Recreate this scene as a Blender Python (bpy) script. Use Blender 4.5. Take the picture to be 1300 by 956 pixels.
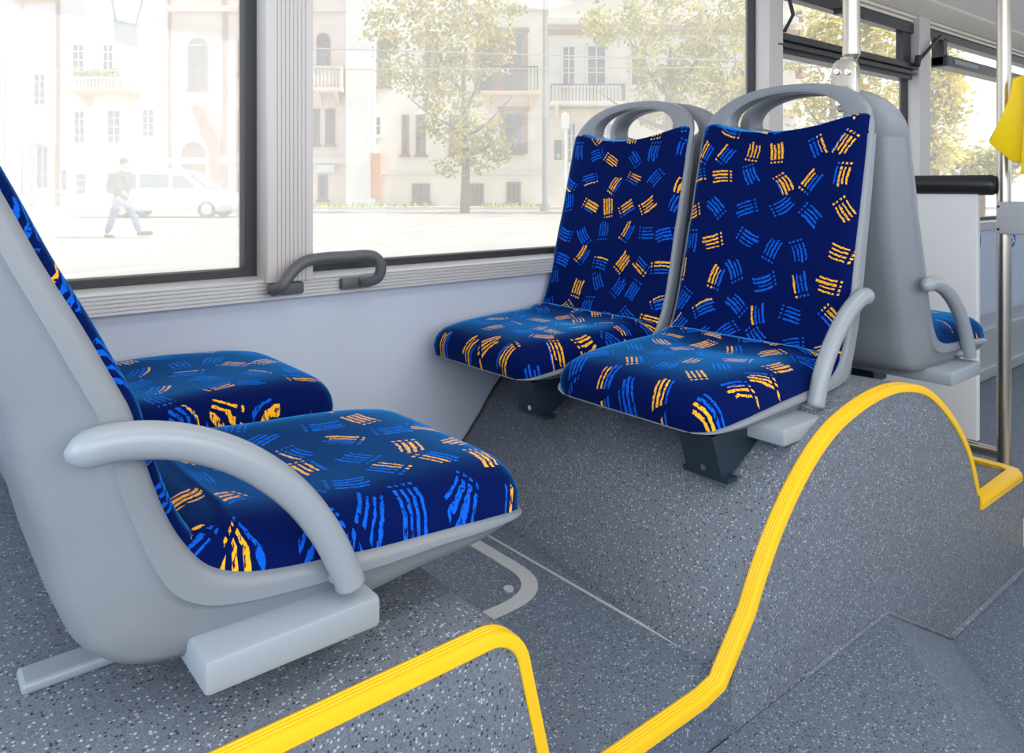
import bpy, bmesh, math, random
from mathutils import Vector, Matrix
from math import sin, cos, pi, sqrt, radians, atan2

random.seed(7)
for o in list(bpy.data.objects):
    bpy.data.objects.remove(o)
SC = bpy.context.scene
COL = SC.collection

# ------------------------------------------------------------------ camera, world, sun, lights, exposure
H = 1.2                      # eye height above the street; meshes below are given relative to eye height
YAW = radians(39.6)
FPX = 966.0
cam_d = bpy.data.cameras.new('camera')
cam_d.sensor_fit = 'HORIZONTAL'
cam_d.sensor_width = 36.0
cam_d.lens = 36.0 * FPX / 1300.0
cam_d.shift_x = 0.0
cam_d.shift_y = -(478.0 - 236.0) / 1300.0
cam_d.clip_start = 0.02
cam_d.clip_end = 400
cam = bpy.data.objects.new('camera', cam_d)
cam.location = (0, 0, H)
cam.rotation_euler = (pi / 2, 0, -YAW)
COL.objects.link(cam)
SC.camera = cam

SC.view_settings.view_transform = 'Standard'
SC.view_settings.look = 'None'
SC.view_settings.gamma = 1.0
SC.view_settings.use_curve_mapping = False
SC.view_settings.exposure = 0.12

w = bpy.data.worlds.new('sky')
w.use_nodes = True
SC.world = w
bgn = w.node_tree.nodes['Background']
bgn.inputs['Color'].default_value = (0.80, 0.90, 1.0, 1)
bgn.inputs['Strength'].default_value = 1.4


def light(name, kind, loc, target=None, energy=1.0, color=(1, 1, 1), size=1.0, size_y=None, angle=None):
    d = bpy.data.lights.new(name, kind)
    d.energy = energy
    d.color = color
    if kind == 'AREA':
        d.shape = 'RECTANGLE'
        d.size = size
        d.size_y = size_y or size
    if kind == 'SUN' and angle:
        d.angle = angle
    o = bpy.data.objects.new(name, d)
    o.location = loc
    if target is not None:
        v = Vector(target) - Vector(loc)
        o.rotation_euler = v.to_track_quat('-Z', 'Y').to_euler()
    COL.objects.link(o)
    return o


# late morning sun from the right, behind the bus
light('sun', 'SUN', (9, -9, 14), (0, 0, 0), 5.4, (1.0, 0.89, 0.74), angle=radians(0.8))
# added fill light on the unseen opposite side, in place of daylight there
light('window_daylight', 'AREA', (0.4, -0.85, H + 0.36), (0.8, 1.7, H - 0.35), 25, (1.0, 0.965, 0.92), 2.8, 1.0)
# added blue fill from the unseen end, brightens the arch and facing seats
light('windscreen_daylight', 'AREA', (-1.5, 0.2, H + 0.35), (1.2, 0.9, H - 0.45), 20, (0.72, 0.86, 1.0), 1.6, 1.1)
# added warm fill under the ceiling, out of view
light('ceiling_light', 'AREA', (1.6, 0.15, H + 1.1), (1.6, 0.15, 0), 11, (1.0, 0.93, 0.82), 3.2, 0.25)


# ------------------------------------------------------------------ materials
def mat(name, color, rough=0.5, metal=0.0, bump=0.0, bscale=200.0, var=0.0, vscale=6.0, sheen=0.0, coat=0.0, spec=None):
    m = bpy.data.materials.new(name)
    m.use_nodes = True
    nt = m.node_tree
    b = nt.nodes['Principled BSDF']
    b.inputs['Base Color'].default_value = (*color, 1)
    b.inputs['Roughness'].default_value = rough
    b.inputs['Metallic'].default_value = metal
    if sheen:
        b.inputs['Sheen Weight'].default_value = sheen
    if coat:
        b.inputs['Coat Weight'].default_value = coat
    if spec is not None:
        b.inputs['Specular IOR Level'].default_value = spec
    tc = nt.nodes.new('ShaderNodeTexCoord')
    if var:
        n = nt.nodes.new('ShaderNodeTexNoise')
        n.inputs['Scale'].default_value = vscale
        n.inputs['Detail'].default_value = 5
        r = nt.nodes.new('ShaderNodeValToRGB')
        r.color_ramp.elements[0].position = 0.3
        r.color_ramp.elements[1].position = 0.7
        r.color_ramp.elements[0].color = (*[max(0, c * (1 - var)) for c in color], 1)
        r.color_ramp.elements[1].color = (*[min(1, c * (1 + var)) for c in color], 1)
        nt.links.new(tc.outputs['Object'], n.inputs['Vector'])
        nt.links.new(n.outputs['Fac'], r.inputs['Fac'])
        nt.links.new(r.outputs['Color'], b.inputs['Base Color'])
    if bump:
        n2 = nt.nodes.new('ShaderNodeTexNoise')
        n2.inputs['Scale'].default_value = bscale
        n2.inputs['Detail'].default_value = 2
        bp = nt.nodes.new('ShaderNodeBump')
        bp.inputs['Strength'].default_value = bump
        bp.inputs['Distance'].default_value = 0.002
        nt.links.new(tc.outputs['Object'], n2.inputs['Vector'])
        nt.links.new(n2.outputs['Fac'], bp.inputs['Height'])
        nt.links.new(bp.outputs['Normal'], b.inputs['Normal'])
    return m


def mth(nt, op, a, b=None, c=None, clamp=False):
    n = nt.nodes.new('ShaderNodeMath')
    n.operation = op
    n.use_clamp = clamp
    for i, v in enumerate((a, b, c)):
        if v is None:
            continue
        if isinstance(v, (int, float)):
            n.inputs[i].default_value = v
        else:
            nt.links.new(v, n.inputs[i])
    return n.outputs[0]


def fabric_mat(name):
    """dark blue moquette with brushed blue and yellow stroke motifs"""
    m = bpy.data.materials.new(name)
    m.use_nodes = True
    nt = m.node_tree
    L = nt.links.new
    b = nt.nodes['Principled BSDF']
    tc = nt.nodes.new('ShaderNodeTexCoord')
    sc = nt.nodes.new('ShaderNodeVectorMath')
    sc.operation = 'MULTIPLY'
    sc.inputs[1].default_value = (1 / 0.078, 1 / 0.078, 0)
    L(tc.outputs['UV'], sc.inputs[0])
    vo = nt.nodes.new('ShaderNodeTexVoronoi')
    vo.voronoi_dimensions = '2D'
    vo.inputs['Scale'].default_value = 1.0
    vo.inputs['Randomness'].default_value = 0.42
    L(sc.outputs[0], vo.inputs['Vector'])
    sub = nt.nodes.new('ShaderNodeVectorMath')
    sub.operation = 'SUBTRACT'
    L(sc.outputs[0], sub.inputs[0])
    L(vo.outputs['Position'], sub.inputs[1])
    cs = nt.nodes.new('ShaderNodeSeparateColor')
    L(vo.outputs['Color'], cs.inputs[0])
    R, G, B = cs.outputs[0], cs.outputs[1], cs.outputs[2]
    rot = nt.nodes.new('ShaderNodeVectorRotate')
    rot.rotation_type = 'Z_AXIS'
    L(sub.outputs[0], rot.inputs['Vector'])
    L(mth(nt, 'MULTIPLY', R, 12.566), rot.inputs['Angle'])
    sp = nt.nodes.new('ShaderNodeSeparateXYZ')
    L(rot.outputs[0], sp.inputs[0])
    x, y = sp.outputs[0], sp.outputs[1]
    # slight bend and wobble of each stroke
    nz = nt.nodes.new('ShaderNodeTexNoise')
    nz.noise_dimensions = '2D'
    nz.inputs['Scale'].default_value = 7
    nz.inputs['Detail'].default_value = 2
    L(sc.outputs[0], nz.inputs['Vector'])
    wob = mth(nt, 'MULTIPLY', mth(nt, 'SUBTRACT', nz.outputs['Fac'], 0.5), 0.06)
    bend = mth(nt, 'MULTIPLY', mth(nt, 'MULTIPLY', y, y), mth(nt, 'SUBTRACT', G, 0.5))
    x = mth(nt, 'ADD', mth(nt, 'ADD', x, wob), bend)
    ph = mth(nt, 'MULTIPLY', mth(nt, 'ADD', x, 0.24), 1 / 0.12)
    k = mth(nt, 'FLOOR', ph)
    fr = mth(nt, 'ABSOLUTE', mth(nt, 'SUBTRACT', mth(nt, 'FRACT', ph), 0.5))
    inx = mth(nt, 'MULTIPLY', mth(nt, 'GREATER_THAN', ph, 0.0), mth(nt, 'LESS_THAN', ph, 4.0))
    # per stroke random
    wn = nt.nodes.new('ShaderNodeTexWhiteNoise')
    wn.noise_dimensions = '2D'
    cmb = nt.nodes.new('ShaderNodeCombineXYZ')
    L(k, cmb.inputs[0])
    L(mth(nt, 'MULTIPLY', G, 91.7), cmb.inputs[1])
    L(cmb.outputs[0], wn.inputs['Vector'])
    rk = wn.outputs['Value']
    half = mth(nt, 'ADD', 0.23, mth(nt, 'MULTIPLY', rk, 0.09))
    width = mth(nt, 'ADD', 0.17, mth(nt, 'MULTIPLY', rk, 0.14))
    y2 = mth(nt, 'ADD', y, mth(nt, 'MULTIPLY', mth(nt, 'SUBTRACT', rk, 0.5), 0.08))
    stroke = mth(nt, 'MULTIPLY', mth(nt, 'LESS_THAN', mth(nt, 'ABSOLUTE', y2), half), mth(nt, 'LESS_THAN', fr, width))
    dot = mth(nt, 'MULTIPLY', mth(nt, 'LESS_THAN', mth(nt, 'ABSOLUTE', mth(nt, 'SUBTRACT', y, 0.385)), 0.032), mth(nt, 'LESS_THAN', fr, 0.26))
    shape = mth(nt, 'MULTIPLY', mth(nt, 'MAXIMUM', stroke, dot), inx)
    # brushed break-up
    nb = nt.nodes.new('ShaderNodeTexNoise')
    nb.noise_dimensions = '2D'
    nb.inputs['Scale'].default_value = 22
    nb.inputs['Detail'].default_value = 3
    L(sc.outputs[0], nb.inputs['Vector'])
    brk = mth(nt, 'MULTIPLY', mth(nt, 'SUBTRACT', nb.outputs['Fac'], 0.36), 14, clamp=True)
    shape = mth(nt, 'MULTIPLY', shape, brk)
    # yellow strokes: on one side of most motifs
    thr = mth(nt, 'SUBTRACT', mth(nt, 'MULTIPLY', B, 7.5), 1.4)
    isy = mth(nt, 'GREATER_THAN', ph, mth(nt, 'ADD', thr, 0.1))
    isy = mth(nt, 'MULTIPLY', isy, mth(nt, 'GREATER_THAN', G, 0.12))
    mixc = nt.nodes.new('ShaderNodeMix')
    mixc.data_type = 'RGBA'
    mixc.inputs[6].default_value = (0.004, 0.105, 0.66, 1)
    mixc.inputs[7].default_value = (1.0, 0.47, 0.02, 1)
    L(isy, mixc.inputs[0])
    mb = nt.nodes.new('ShaderNodeMix')
    mb.data_type = 'RGBA'
    mb.inputs[6].default_value = (0.0006, 0.0062, 0.075, 1)
    L(shape, mb.inputs[0])
    L(mixc.outputs[2], mb.inputs[7])
    L(mb.outputs[2], b.inputs['Base Color'])
    b.inputs['Roughness'].default_value = 0.85
    b.inputs['Specular IOR Level'].default_value = 0.05
    b.inputs['Sheen Weight'].default_value = 1.0
    b.inputs['Sheen Roughness'].default_value = 0.28
    b.inputs['Sheen Tint'].default_value = (0.04, 0.40, 1.0, 1)
    pile = nt.nodes.new('ShaderNodeTexNoise')
    pile.inputs['Scale'].default_value = 900
    L(tc.outputs['Object'], pile.inputs['Vector'])
    bp = nt.nodes.new('ShaderNodeBump')
    bp.inputs['Strength'].default_value = 0.35
    bp.inputs['Distance'].default_value = 0.001
    L(pile.outputs['Fac'], bp.inputs['Height'])
    L(bp.outputs['Normal'], b.inputs['Normal'])
    return m


def speckle_mat(name, base, light_c, dark_c, scale=260.0, rough=0.55):
    """safety vinyl with light and dark flecks"""
    m = bpy.data.materials.new(name)
    m.use_nodes = True
    nt = m.node_tree
    L = nt.links.new
    b = nt.nodes['Principled BSDF']
    tc = nt.nodes.new('ShaderNodeTexCoord')
    v = nt.nodes.new('ShaderNodeTexVoronoi')
    v.inputs['Scale'].default_value = scale
    L(tc.outputs['Object'], v.inputs['Vector'])
    s = nt.nodes.new('ShaderNodeSeparateColor')
    L(v.outputs['Color'], s.inputs[0])
    near = mth(nt, 'LESS_THAN', v.outputs['Distance'], 0.42)
    li = mth(nt, 'MULTIPLY', mth(nt, 'GREATER_THAN', s.outputs[0], 0.86), near)
    dk = mth(nt, 'MULTIPLY', mth(nt, 'LESS_THAN', s.outputs[0], 0.16), near)
    n = nt.nodes.new('ShaderNodeTexNoise')
    n.inputs['Scale'].default_value = 420
    L(tc.outputs['Object'], n.inputs['Vector'])
    r = nt.nodes.new('ShaderNodeValToRGB')
    r.color_ramp.elements[0].position = 0.35
    r.color_ramp.elements[1].position = 0.65
    r.color_ramp.elements[0].color = (*[c * 0.75 for c in base], 1)
    r.color_ramp.elements[1].color = (*[c * 1.25 for c in base], 1)
    L(n.outputs['Fac'], r.inputs['Fac'])
    m1 = nt.nodes.new('ShaderNodeMix'); m1.data_type = 'RGBA'
    L(li, m1.inputs[0]); L(r.outputs['Color'], m1.inputs[6]); m1.inputs[7].default_value = (*light_c, 1)
    m2 = nt.nodes.new('ShaderNodeMix'); m2.data_type = 'RGBA'
    L(dk, m2.inputs[0]); L(m1.outputs[2], m2.inputs[6]); m2.inputs[7].default_value = (*dark_c, 1)
    L(m2.outputs[2], b.inputs['Base Color'])
    b.inputs['Roughness'].default_value = rough
    bp = nt.nodes.new('ShaderNodeBump')
    bp.inputs['Strength'].default_value = 0.25
    bp.inputs['Distance'].default_value = 0.001
    L(n.outputs['Fac'], bp.inputs['Height'])
    L(bp.outputs['Normal'], b.inputs['Normal'])
    return m


def glass_mat(name, veil=0.3, tint=(1, 1, 1)):
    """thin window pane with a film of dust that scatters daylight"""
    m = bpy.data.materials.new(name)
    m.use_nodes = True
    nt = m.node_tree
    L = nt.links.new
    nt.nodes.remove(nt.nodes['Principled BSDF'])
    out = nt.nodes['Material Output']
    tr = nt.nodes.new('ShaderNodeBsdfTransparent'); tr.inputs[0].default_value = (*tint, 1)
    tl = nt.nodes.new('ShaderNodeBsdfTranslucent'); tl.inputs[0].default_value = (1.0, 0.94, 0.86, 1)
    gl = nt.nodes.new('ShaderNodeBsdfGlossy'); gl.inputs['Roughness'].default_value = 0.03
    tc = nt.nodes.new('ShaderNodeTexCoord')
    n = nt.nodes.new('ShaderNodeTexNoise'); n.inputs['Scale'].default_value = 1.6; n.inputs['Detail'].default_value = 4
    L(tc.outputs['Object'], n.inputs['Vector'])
    f = mth(nt, 'MULTIPLY', mth(nt, 'ADD', n.outputs['Fac'], 0.5), veil)
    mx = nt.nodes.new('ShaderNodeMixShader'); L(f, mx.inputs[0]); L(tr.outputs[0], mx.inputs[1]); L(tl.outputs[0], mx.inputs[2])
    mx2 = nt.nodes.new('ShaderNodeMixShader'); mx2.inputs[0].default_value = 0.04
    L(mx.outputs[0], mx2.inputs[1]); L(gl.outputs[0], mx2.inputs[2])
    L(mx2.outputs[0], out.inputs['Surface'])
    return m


def leaf_mat(name, c1, c2):
    m = bpy.data.materials.new(name)
    m.use_nodes = True
    nt = m.node_tree
    L = nt.links.new
    b = nt.nodes['Principled BSDF']
    tc = nt.nodes.new('ShaderNodeTexCoord')
    n = nt.nodes.new('ShaderNodeTexNoise'); n.inputs['Scale'].default_value = 1.3; n.inputs['Detail'].default_value = 6
    L(tc.outputs['Object'], n.inputs['Vector'])
    r = nt.nodes.new('ShaderNodeValToRGB')
    r.color_ramp.elements[0].position = 0.38; r.color_ramp.elements[0].color = (*c1, 1)
    r.color_ramp.elements[1].position = 0.62; r.color_ramp.elements[1].color = (*c2, 1)
    L(n.outputs['Fac'], r.inputs['Fac'])
    L(r.outputs['Color'], b.inputs['Base Color'])
    b.inputs['Roughness'].default_value = 0.6
    tl = nt.nodes.new('ShaderNodeBsdfTranslucent'); L(r.outputs['Color'], tl.inputs[0])
    mx = nt.nodes.new('ShaderNodeMixShader'); mx.inputs[0].default_value = 0.4
    L(b.outputs[0], mx.inputs[1]); L(tl.outputs[0], mx.inputs[2])
    L(mx.outputs[0], nt.nodes['Material Output'].inputs['Surface'])
    return m


M = {}
M['fabric'] = fabric_mat('patterned_moquette')
M['shell'] = mat('seat_shell_plastic', (0.205, 0.228, 0.26), 0.38, bump=0.12, bscale=900)
M['arm'] = mat('armrest_plastic', (0.27, 0.305, 0.345), 0.3, bump=0.08, bscale=900)
M['beam'] = mat('painted_seat_beam', (0.29, 0.33, 0.375), 0.35)
M['darksteel'] = mat('dark_blue_steel', (0.018, 0.035, 0.055), 0.35, metal=0.2)
M['vinyl'] = speckle_mat('speckled_vinyl', (0.155, 0.178, 0.218), (0.44, 0.50, 0.58), (0.03, 0.035, 0.045))
M['vinyl2'] = speckle_mat('speckled_floor_vinyl', (0.118, 0.148, 0.198), (0.36, 0.43, 0.54), (0.02, 0.025, 0.035))
M['yellow'] = mat('yellow_edging_rubber', (0.95, 0.56, 0.008), 0.38, bump=0.08)
M['yellow_plastic'] = mat('yellow_plastic', (0.93, 0.66, 0.0), 0.4)
M['wall'] = mat('pale_grey_panel', (0.56, 0.62, 0.74), 0.5, var=0.02)
M['alu'] = mat('anodised_aluminium', (0.62, 0.62, 0.62), 0.38, metal=0.25)
M['pillar'] = mat('light_ridged_trim', (0.60, 0.57, 0.56), 0.42, metal=0.1)
M['cream'] = mat('cream_grey_trim', (0.84, 0.75, 0.63), 0.45)
M['ceiling'] = mat('ceiling_laminate', (0.74, 0.69, 0.64), 0.3)
M['rubber'] = mat('black_window_rubber', (0.03, 0.03, 0.035), 0.5)
M['hopper'] = mat('dark_window_aluminium', (0.045, 0.045, 0.05), 0.35, metal=0.4)
M['handle'] = mat('dark_grey_grip', (0.10, 0.11, 0.12), 0.45, bump=0.1)
M['steel'] = mat('brushed_stainless', (0.60, 0.55, 0.48), 0.28, metal=1.0)
M['chrome'] = mat('polished_steel', (0.8, 0.8, 0.8), 0.15, metal=1.0)
M['panelwhite'] = mat('white_partition_laminate', (0.80, 0.83, 0.86), 0.45)
M['blackpad'] = mat('black_padded_vinyl', (0.018, 0.02, 0.024), 0.3)
M['silver'] = mat('silver_weld_strip', (0.46, 0.48, 0.50), 0.4)
M['blue'] = mat('blue_sticker', (0.01, 0.09, 0.55), 0.4)
M['white'] = mat('white_print', (0.85, 0.85, 0.85), 0.5)
M['grey_plastic'] = mat('grey_plastic', (0.42, 0.45, 0.48), 0.4)
M['glass'] = glass_mat('dusty_glass', 0.25)  # veil amount sets how much haze is painted into each window
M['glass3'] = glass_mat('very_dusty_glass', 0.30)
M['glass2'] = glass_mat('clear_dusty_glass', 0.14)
M['asphalt'] = mat('asphalt', (0.44, 0.425, 0.41), 0.9, var=0.12, vscale=0.6)
M['paint'] = mat('road_paint', (0.85, 0.85, 0.84), 0.7)
M['pave'] = mat('pavement', (0.55, 0.53, 0.50), 0.9, var=0.08)
M['grass'] = mat('verge_grass', (0.30, 0.36, 0.10), 0.9, var=0.3, vscale=4)
M['white_wall'] = mat('white_render', (0.80, 0.78, 0.76), 0.9, var=0.04, vscale=0.7)
M['pink_wall'] = mat('pink_render', (0.80, 0.67, 0.61), 0.9, var=0.08, vscale=0.6)
M['cream_wall'] = mat('cream_render', (0.86, 0.80, 0.70), 0.9, var=0.08, vscale=0.6)
M['ochre'] = mat('ochre_stone', (0.74, 0.55, 0.32), 0.9, var=0.08, vscale=1.5)
M['grey_wall'] = mat('grey_beige_render', (0.74, 0.69, 0.63), 0.9, var=0.12, vscale=0.5)
M['stone'] = mat('pale_stone_trim', (0.74, 0.68, 0.62), 0.9)
M['brick'] = mat('brown_trim', (0.42, 0.24, 0.16), 0.9, var=0.15)
M['wframe'] = mat('white_window_frame', (0.72, 0.70, 0.68), 0.6)
M['bframe'] = mat('brown_window_frame', (0.32, 0.18, 0.12), 0.6)
M['wpane'] = mat('window_pane', (0.13, 0.16, 0.20), 0.1)
M['door_orange'] = mat('orange_brown_door', (0.62, 0.28, 0.12), 0.6)
M['iron'] = mat('wrought_iron', (0.08, 0.08, 0.09), 0.5)
M['pole_grey'] = mat('grey_painted_pole', (0.32, 0.34, 0.36), 0.5)
M['bark'] = mat('tree_bark', (0.22, 0.17, 0.12), 0.9, var=0.3, vscale=5)
M['leaf1'] = leaf_mat('linden_leaves', (0.28, 0.30, 0.07), (0.66, 0.55, 0.17))
M['leaf2'] = leaf_mat('maple_leaves', (0.30, 0.34, 0.08), (0.72, 0.62, 0.20))
M['leaf3'] = leaf_mat('birch_leaves', (0.46, 0.45, 0.09), (0.90, 0.76, 0.22))
M['carpaint'] = mat('champagne_car_paint', (0.62, 0.60, 0.56), 0.25, coat=0.5)
M['carpaint2'] = mat('silver_grey_car_paint', (0.30, 0.31, 0.32), 0.25, coat=0.5)
M['carglass'] = mat('car_glass', (0.10, 0.14, 0.20), 0.08)
M['tyre'] = mat('tyre_rubber', (0.03, 0.03, 0.03), 0.8)
M['hub'] = mat('hub_cap', (0.65, 0.65, 0.66), 0.3, metal=0.4)
M['lamp'] = mat('headlamp', (0.75, 0.78, 0.8), 0.15)
M['skin'] = mat('skin', (0.55, 0.33, 0.24), 0.6)
M['hair'] = mat('brown_hair', (0.07, 0.045, 0.03), 0.7)
M['jacket'] = mat('dark_speckled_jacket', (0.06, 0.055, 0.06), 0.8, var=0.9, vscale=12)
M['trouser'] = mat('faded_blue_jeans', (0.16, 0.20, 0.32), 0.85, var=0.2, vscale=8)
M['shoe'] = mat('dark_brown_shoe', (0.08, 0.05, 0.04), 0.6)
M['bag'] = mat('dark_grey_backpack', (0.09, 0.10, 0.12), 0.8)
M['green'] = mat('green_signal_lens', (0.02, 0.5, 0.3), 0.3)
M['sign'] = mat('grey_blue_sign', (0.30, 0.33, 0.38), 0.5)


# ------------------------------------------------------------------ mesh helpers
class MB:
    def __init__(self):
        self.bm = bmesh.new()
        self.uv = None

    def face(self, pts):
        vs = [self.bm.verts.new(p) for p in pts]
        return self.bm.faces.new(vs)

    def box(self, x0, x1, y0, y1, z0, z1, bev=0.0, seg=2):
        bm = self.bm
        co = [(x, y, z) for x in (x0, x1) for y in (y0, y1) for z in (z0, z1)]
        v = [bm.verts.new(c) for c in co]
        fs = [(0, 1, 3, 2), (4, 6, 7, 5), (0, 4, 5, 1), (2, 3, 7, 6), (0, 2, 6, 4), (1, 5, 7, 3)]
        faces = [bm.faces.new([v[i] for i in f]) for f in fs]
        if bev > 0:
            es = set()
            for f in faces:
                es.update(f.edges)
            bmesh.ops.bevel(bm, geom=list(es), offset=bev, segments=seg, affect='EDGES', profile=0.5)
        return self

    def prism(self, poly, y0, y1, axis='y', bev=0.0, seg=2):
        """polygon (a,b) extruded along an axis: axis y -> a=x,b=z ; axis x -> a=y,b=z ; axis z -> a=x,b=y"""
        bm = self.bm

        def P(a, b, t):
            return {'y': (a, t, b), 'x': (t, a, b), 'z': (a, b, t)}[axis]
        lo = [bm.verts.new(P(a, b, y0)) for a, b in poly]
        hi = [bm.verts.new(P(a, b, y1)) for a, b in poly]
        n = len(poly)
        fs = [bm.faces.new(lo), bm.faces.new(hi[::-1])]
        for i in range(n):
            fs.append(bm.faces.new([lo[i], lo[(i + 1) % n], hi[(i + 1) % n], hi[i]]))
        if bev > 0:
            es = set(list(fs[0].edges) + list(fs[1].edges))
            bmesh.ops.bevel(bm, geom=list(es), offset=bev, segments=seg, affect='EDGES', profile=0.5)
        return self

    def loft(self, rings, caps=True, closed=True, uvs=None, loop=False):
        bm = self.bm
        V = [[bm.verts.new(p) for p in r] for r in rings]
        lay = None
        if uvs is not None:
            lay = bm.loops.layers.uv.get('UVMap') or bm.loops.layers.uv.new('UVMap')
        n = len(rings[0])
        m = len(rings)
        for i in range(m if loop else m - 1):
            i2 = (i + 1) % m
            for j in range(n if closed else n - 1):
                j2 = (j + 1) % n
                try:
                    f = bm.faces.new([V[i][j], V[i][j2], V[i2][j2], V[i2][j]])
                except ValueError:
                    continue
                if lay:
                    idx = [(i, j), (i, j2), (i2, j2), (i2, j)]
                    for lp, (a, b) in zip(f.loops, idx):
                        lp[lay].uv = uvs[a][b]
        if caps and closed and not loop:
            for r, q in ((V[0], 0), (V[-1], m - 1)):
                f = bm.faces.new(r if q else r[::-1])
                if lay:
                    order = list(range(n)) if q else list(range(n))[::-1]
                    for lp, b in zip(f.loops, order):
                        lp[lay].uv = uvs[q][b]
        return self

    def tube(self, path, r, n=12, rad2=None, up=(0, 0, 1), caps=True):
        """swept round / elliptic section; r may be a list"""
        P = [Vector(p) for p in path]
        rings = []
        upv = Vector(up)
        for i, p in enumerate(P):
            t = (P[min(i + 1, len(P) - 1)] - P[max(i - 1, 0)]).normalized()
            a = t.cross(upv)
            if a.length < 1e-4:
                a = t.cross(Vector((1, 0, 0)))
            a.normalize()
            b = a.cross(t).normalized()
            ri = r[i] if isinstance(r, (list, tuple)) else r
            rj = (rad2[i] if isinstance(rad2, (list, tuple)) else rad2) if rad2 else ri
            rings.append([p + a * (ri * cos(2 * pi * k / n)) + b * (rj * sin(2 * pi * k / n)) for k in range(n)])
        return self.loft(rings, caps=caps)

    def cyl(self, c, r, h, axis='z', n=20, r2=None):
        c = Vector(c)
        d = {'x': Vector((1, 0, 0)), 'y': Vector((0, 1, 0)), 'z': Vector((0, 0, 1))}[axis]
        up = (1, 0, 0) if axis != 'x' else (0, 0, 1)
        return self.tube([c, c + d * h], [r, r if r2 is None else r2], n=n, up=up)

    def sphere(self, c, r, sx=1, sy=1, sz=1, n=12):
        res = bmesh.ops.create_uvsphere(self.bm, u_segments=n, v_segments=max(6, n // 2 + 2), radius=1)
        for v in res['verts']:
            v.co = Vector((v.co.x * r * sx, v.co.y * r * sy, v.co.z * r * sz)) + Vector(c)
        return self


def link_mesh(name, mb, m, smooth=False, auto=None):
    bm = mb.bm
    bmesh.ops.remove_doubles(bm, verts=bm.verts, dist=1e-6)
    bmesh.ops.recalc_face_normals(bm, faces=bm.faces)
    me = bpy.data.meshes.new(name)
    bm.to_mesh(me)
    bm.free()
    if isinstance(m, str):
        m = M[m]
    me.materials.append(m)
    if smooth or auto:
        for p in me.polygons:
            p.use_smooth = True
    if auto:
        try:
            me.set_sharp_from_angle(angle=radians(auto))
        except Exception:
            pass
    o = bpy.data.objects.new(name, me)
    COL.objects.link(o)
    return o


def set_props(o, label=None, cat=None, group=None, kind=None):
    if label: o['label'] = label
    if cat: o['category'] = cat
    if group: o['group'] = group
    if kind: o['kind'] = kind
    return o


def rebase(me, base):
    me.transform(Matrix.Translation(-Vector(base)))


def single(name, mb, m, label=None, cat=None, group=None, kind=None, smooth=False, auto=None, street=False):
    """a top-level thing that is one mesh; its origin goes to the centre of its base"""
    o = link_mesh(name, mb, m, smooth, auto)
    vs = o.data.vertices
    xs = [v.co.x for v in vs]; ys = [v.co.y for v in vs]; zs = [v.co.z for v in vs]
    b = Vector(((min(xs) + max(xs)) / 2, (min(ys) + max(ys)) / 2, min(zs)))
    rebase(o.data, b)
    place(o, b, street)
    return set_props(o, label, cat, group, kind)


def place(o, b, street=False):
    if street:
        o.location = (b[0] * cos(YAW) + b[1] * sin(YAW), -b[0] * sin(YAW) + b[1] * cos(YAW), b[2] + H)
        o.rotation_euler = (0, 0, -YAW)
    else:
        o.location = (b[0], b[1], b[2] + H)


class Thing:
    """an Empty at the base; parts are given in the same coordinates as everything else"""
    def __init__(self, name, base, label, cat, group=None, street=False, kind=None):
        self.o = bpy.data.objects.new(name, None)
        self.o.empty_display_size = 0.1
        COL.objects.link(self.o)
        self.b = Vector(base)
        place(self.o, self.b, street)
        set_props(self.o, label, cat, group, kind)

    def part(self, name, mb, m, smooth=False, auto=None, parent=None, label=None):
        o = link_mesh(name, mb, m, smooth, auto)
        rebase(o.data, self.b)
        o.parent = parent or self.o
        if label: o['label'] = label
        return o


def smoothpath(pts, n=6, closed=False):
    """Catmull-Rom through points"""
    P = [Vector(p) for p in pts]
    out = []
    m = len(P)
    for i in range(m if closed else m - 1):
        p0 = P[(i - 1) % m] if (closed or i > 0) else P[0] * 2 - P[1]
        p1 = P[i]; p2 = P[(i + 1) % m]
        p3 = P[(i + 2) % m] if (closed or i + 2 < m) else P[-1] * 2 - P[-2]
        for k in range(n):
            t = k / n
            out.append(0.5 * ((2 * p1) + (p2 - p0) * t + (2 * p0 - 5 * p1 + 4 * p2 - p3) * t * t + (3 * p1 - p0 - 3 * p2 + p3) * t ** 3))
    if not closed:
        out.append(P[-1])
    return out


def lerp(a, b, t):
    return a + (b - a) * t


def interp(tab, x):
    if x <= tab[0][0]: return tab[0][1]
    for (x0, y0), (x1, y1) in zip(tab, tab[1:]):
        if x <= x1:
            return lerp(y0, y1, (x - x0) / (x1 - x0))
    return tab[-1][1]


# ================================================================== THE BUS SHELL
WY = 1.73            # inner face of the side wall
GY = 1.775           # glass plane
FLOOR = -1.03        # low aisle floor
PLAT = -0.775        # raised floor between the facing seats
LBOX = -0.527         # top of the box that carries the left seats
FACE = 0.70          # aisle face of the boxes


def st(name, mb, m, **k):
    return single(name, mb, m, kind='structure', **k)


# lower side wall
b = MB(); b.box(-1.6, 8.5, WY, WY + 0.08, -1.25, -0.262)
st('wall_side', b, 'wall')
# ridged aluminium sill below the windows
b = MB()
sec = [(WY + 0.09, -0.262), (WY - 0.030, -0.262)]
z = -0.262
for k in range(5):
    sec += [(WY - 0.030, z + 0.0055), (WY - 0.0265, z + 0.0065), (WY - 0.0265, z + 0.0072), (WY - 0.030, z + 0.0082)]
    z += 0.0082
sec += [(WY - 0.030, -0.2195), (WY - 0.026, -0.2165), (WY + 0.02, -0.209), (WY + 0.09, -0.207)]
b.prism(sec, -1.6, 8.5, axis='x')
st('trim_1', b, 'alu')

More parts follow.
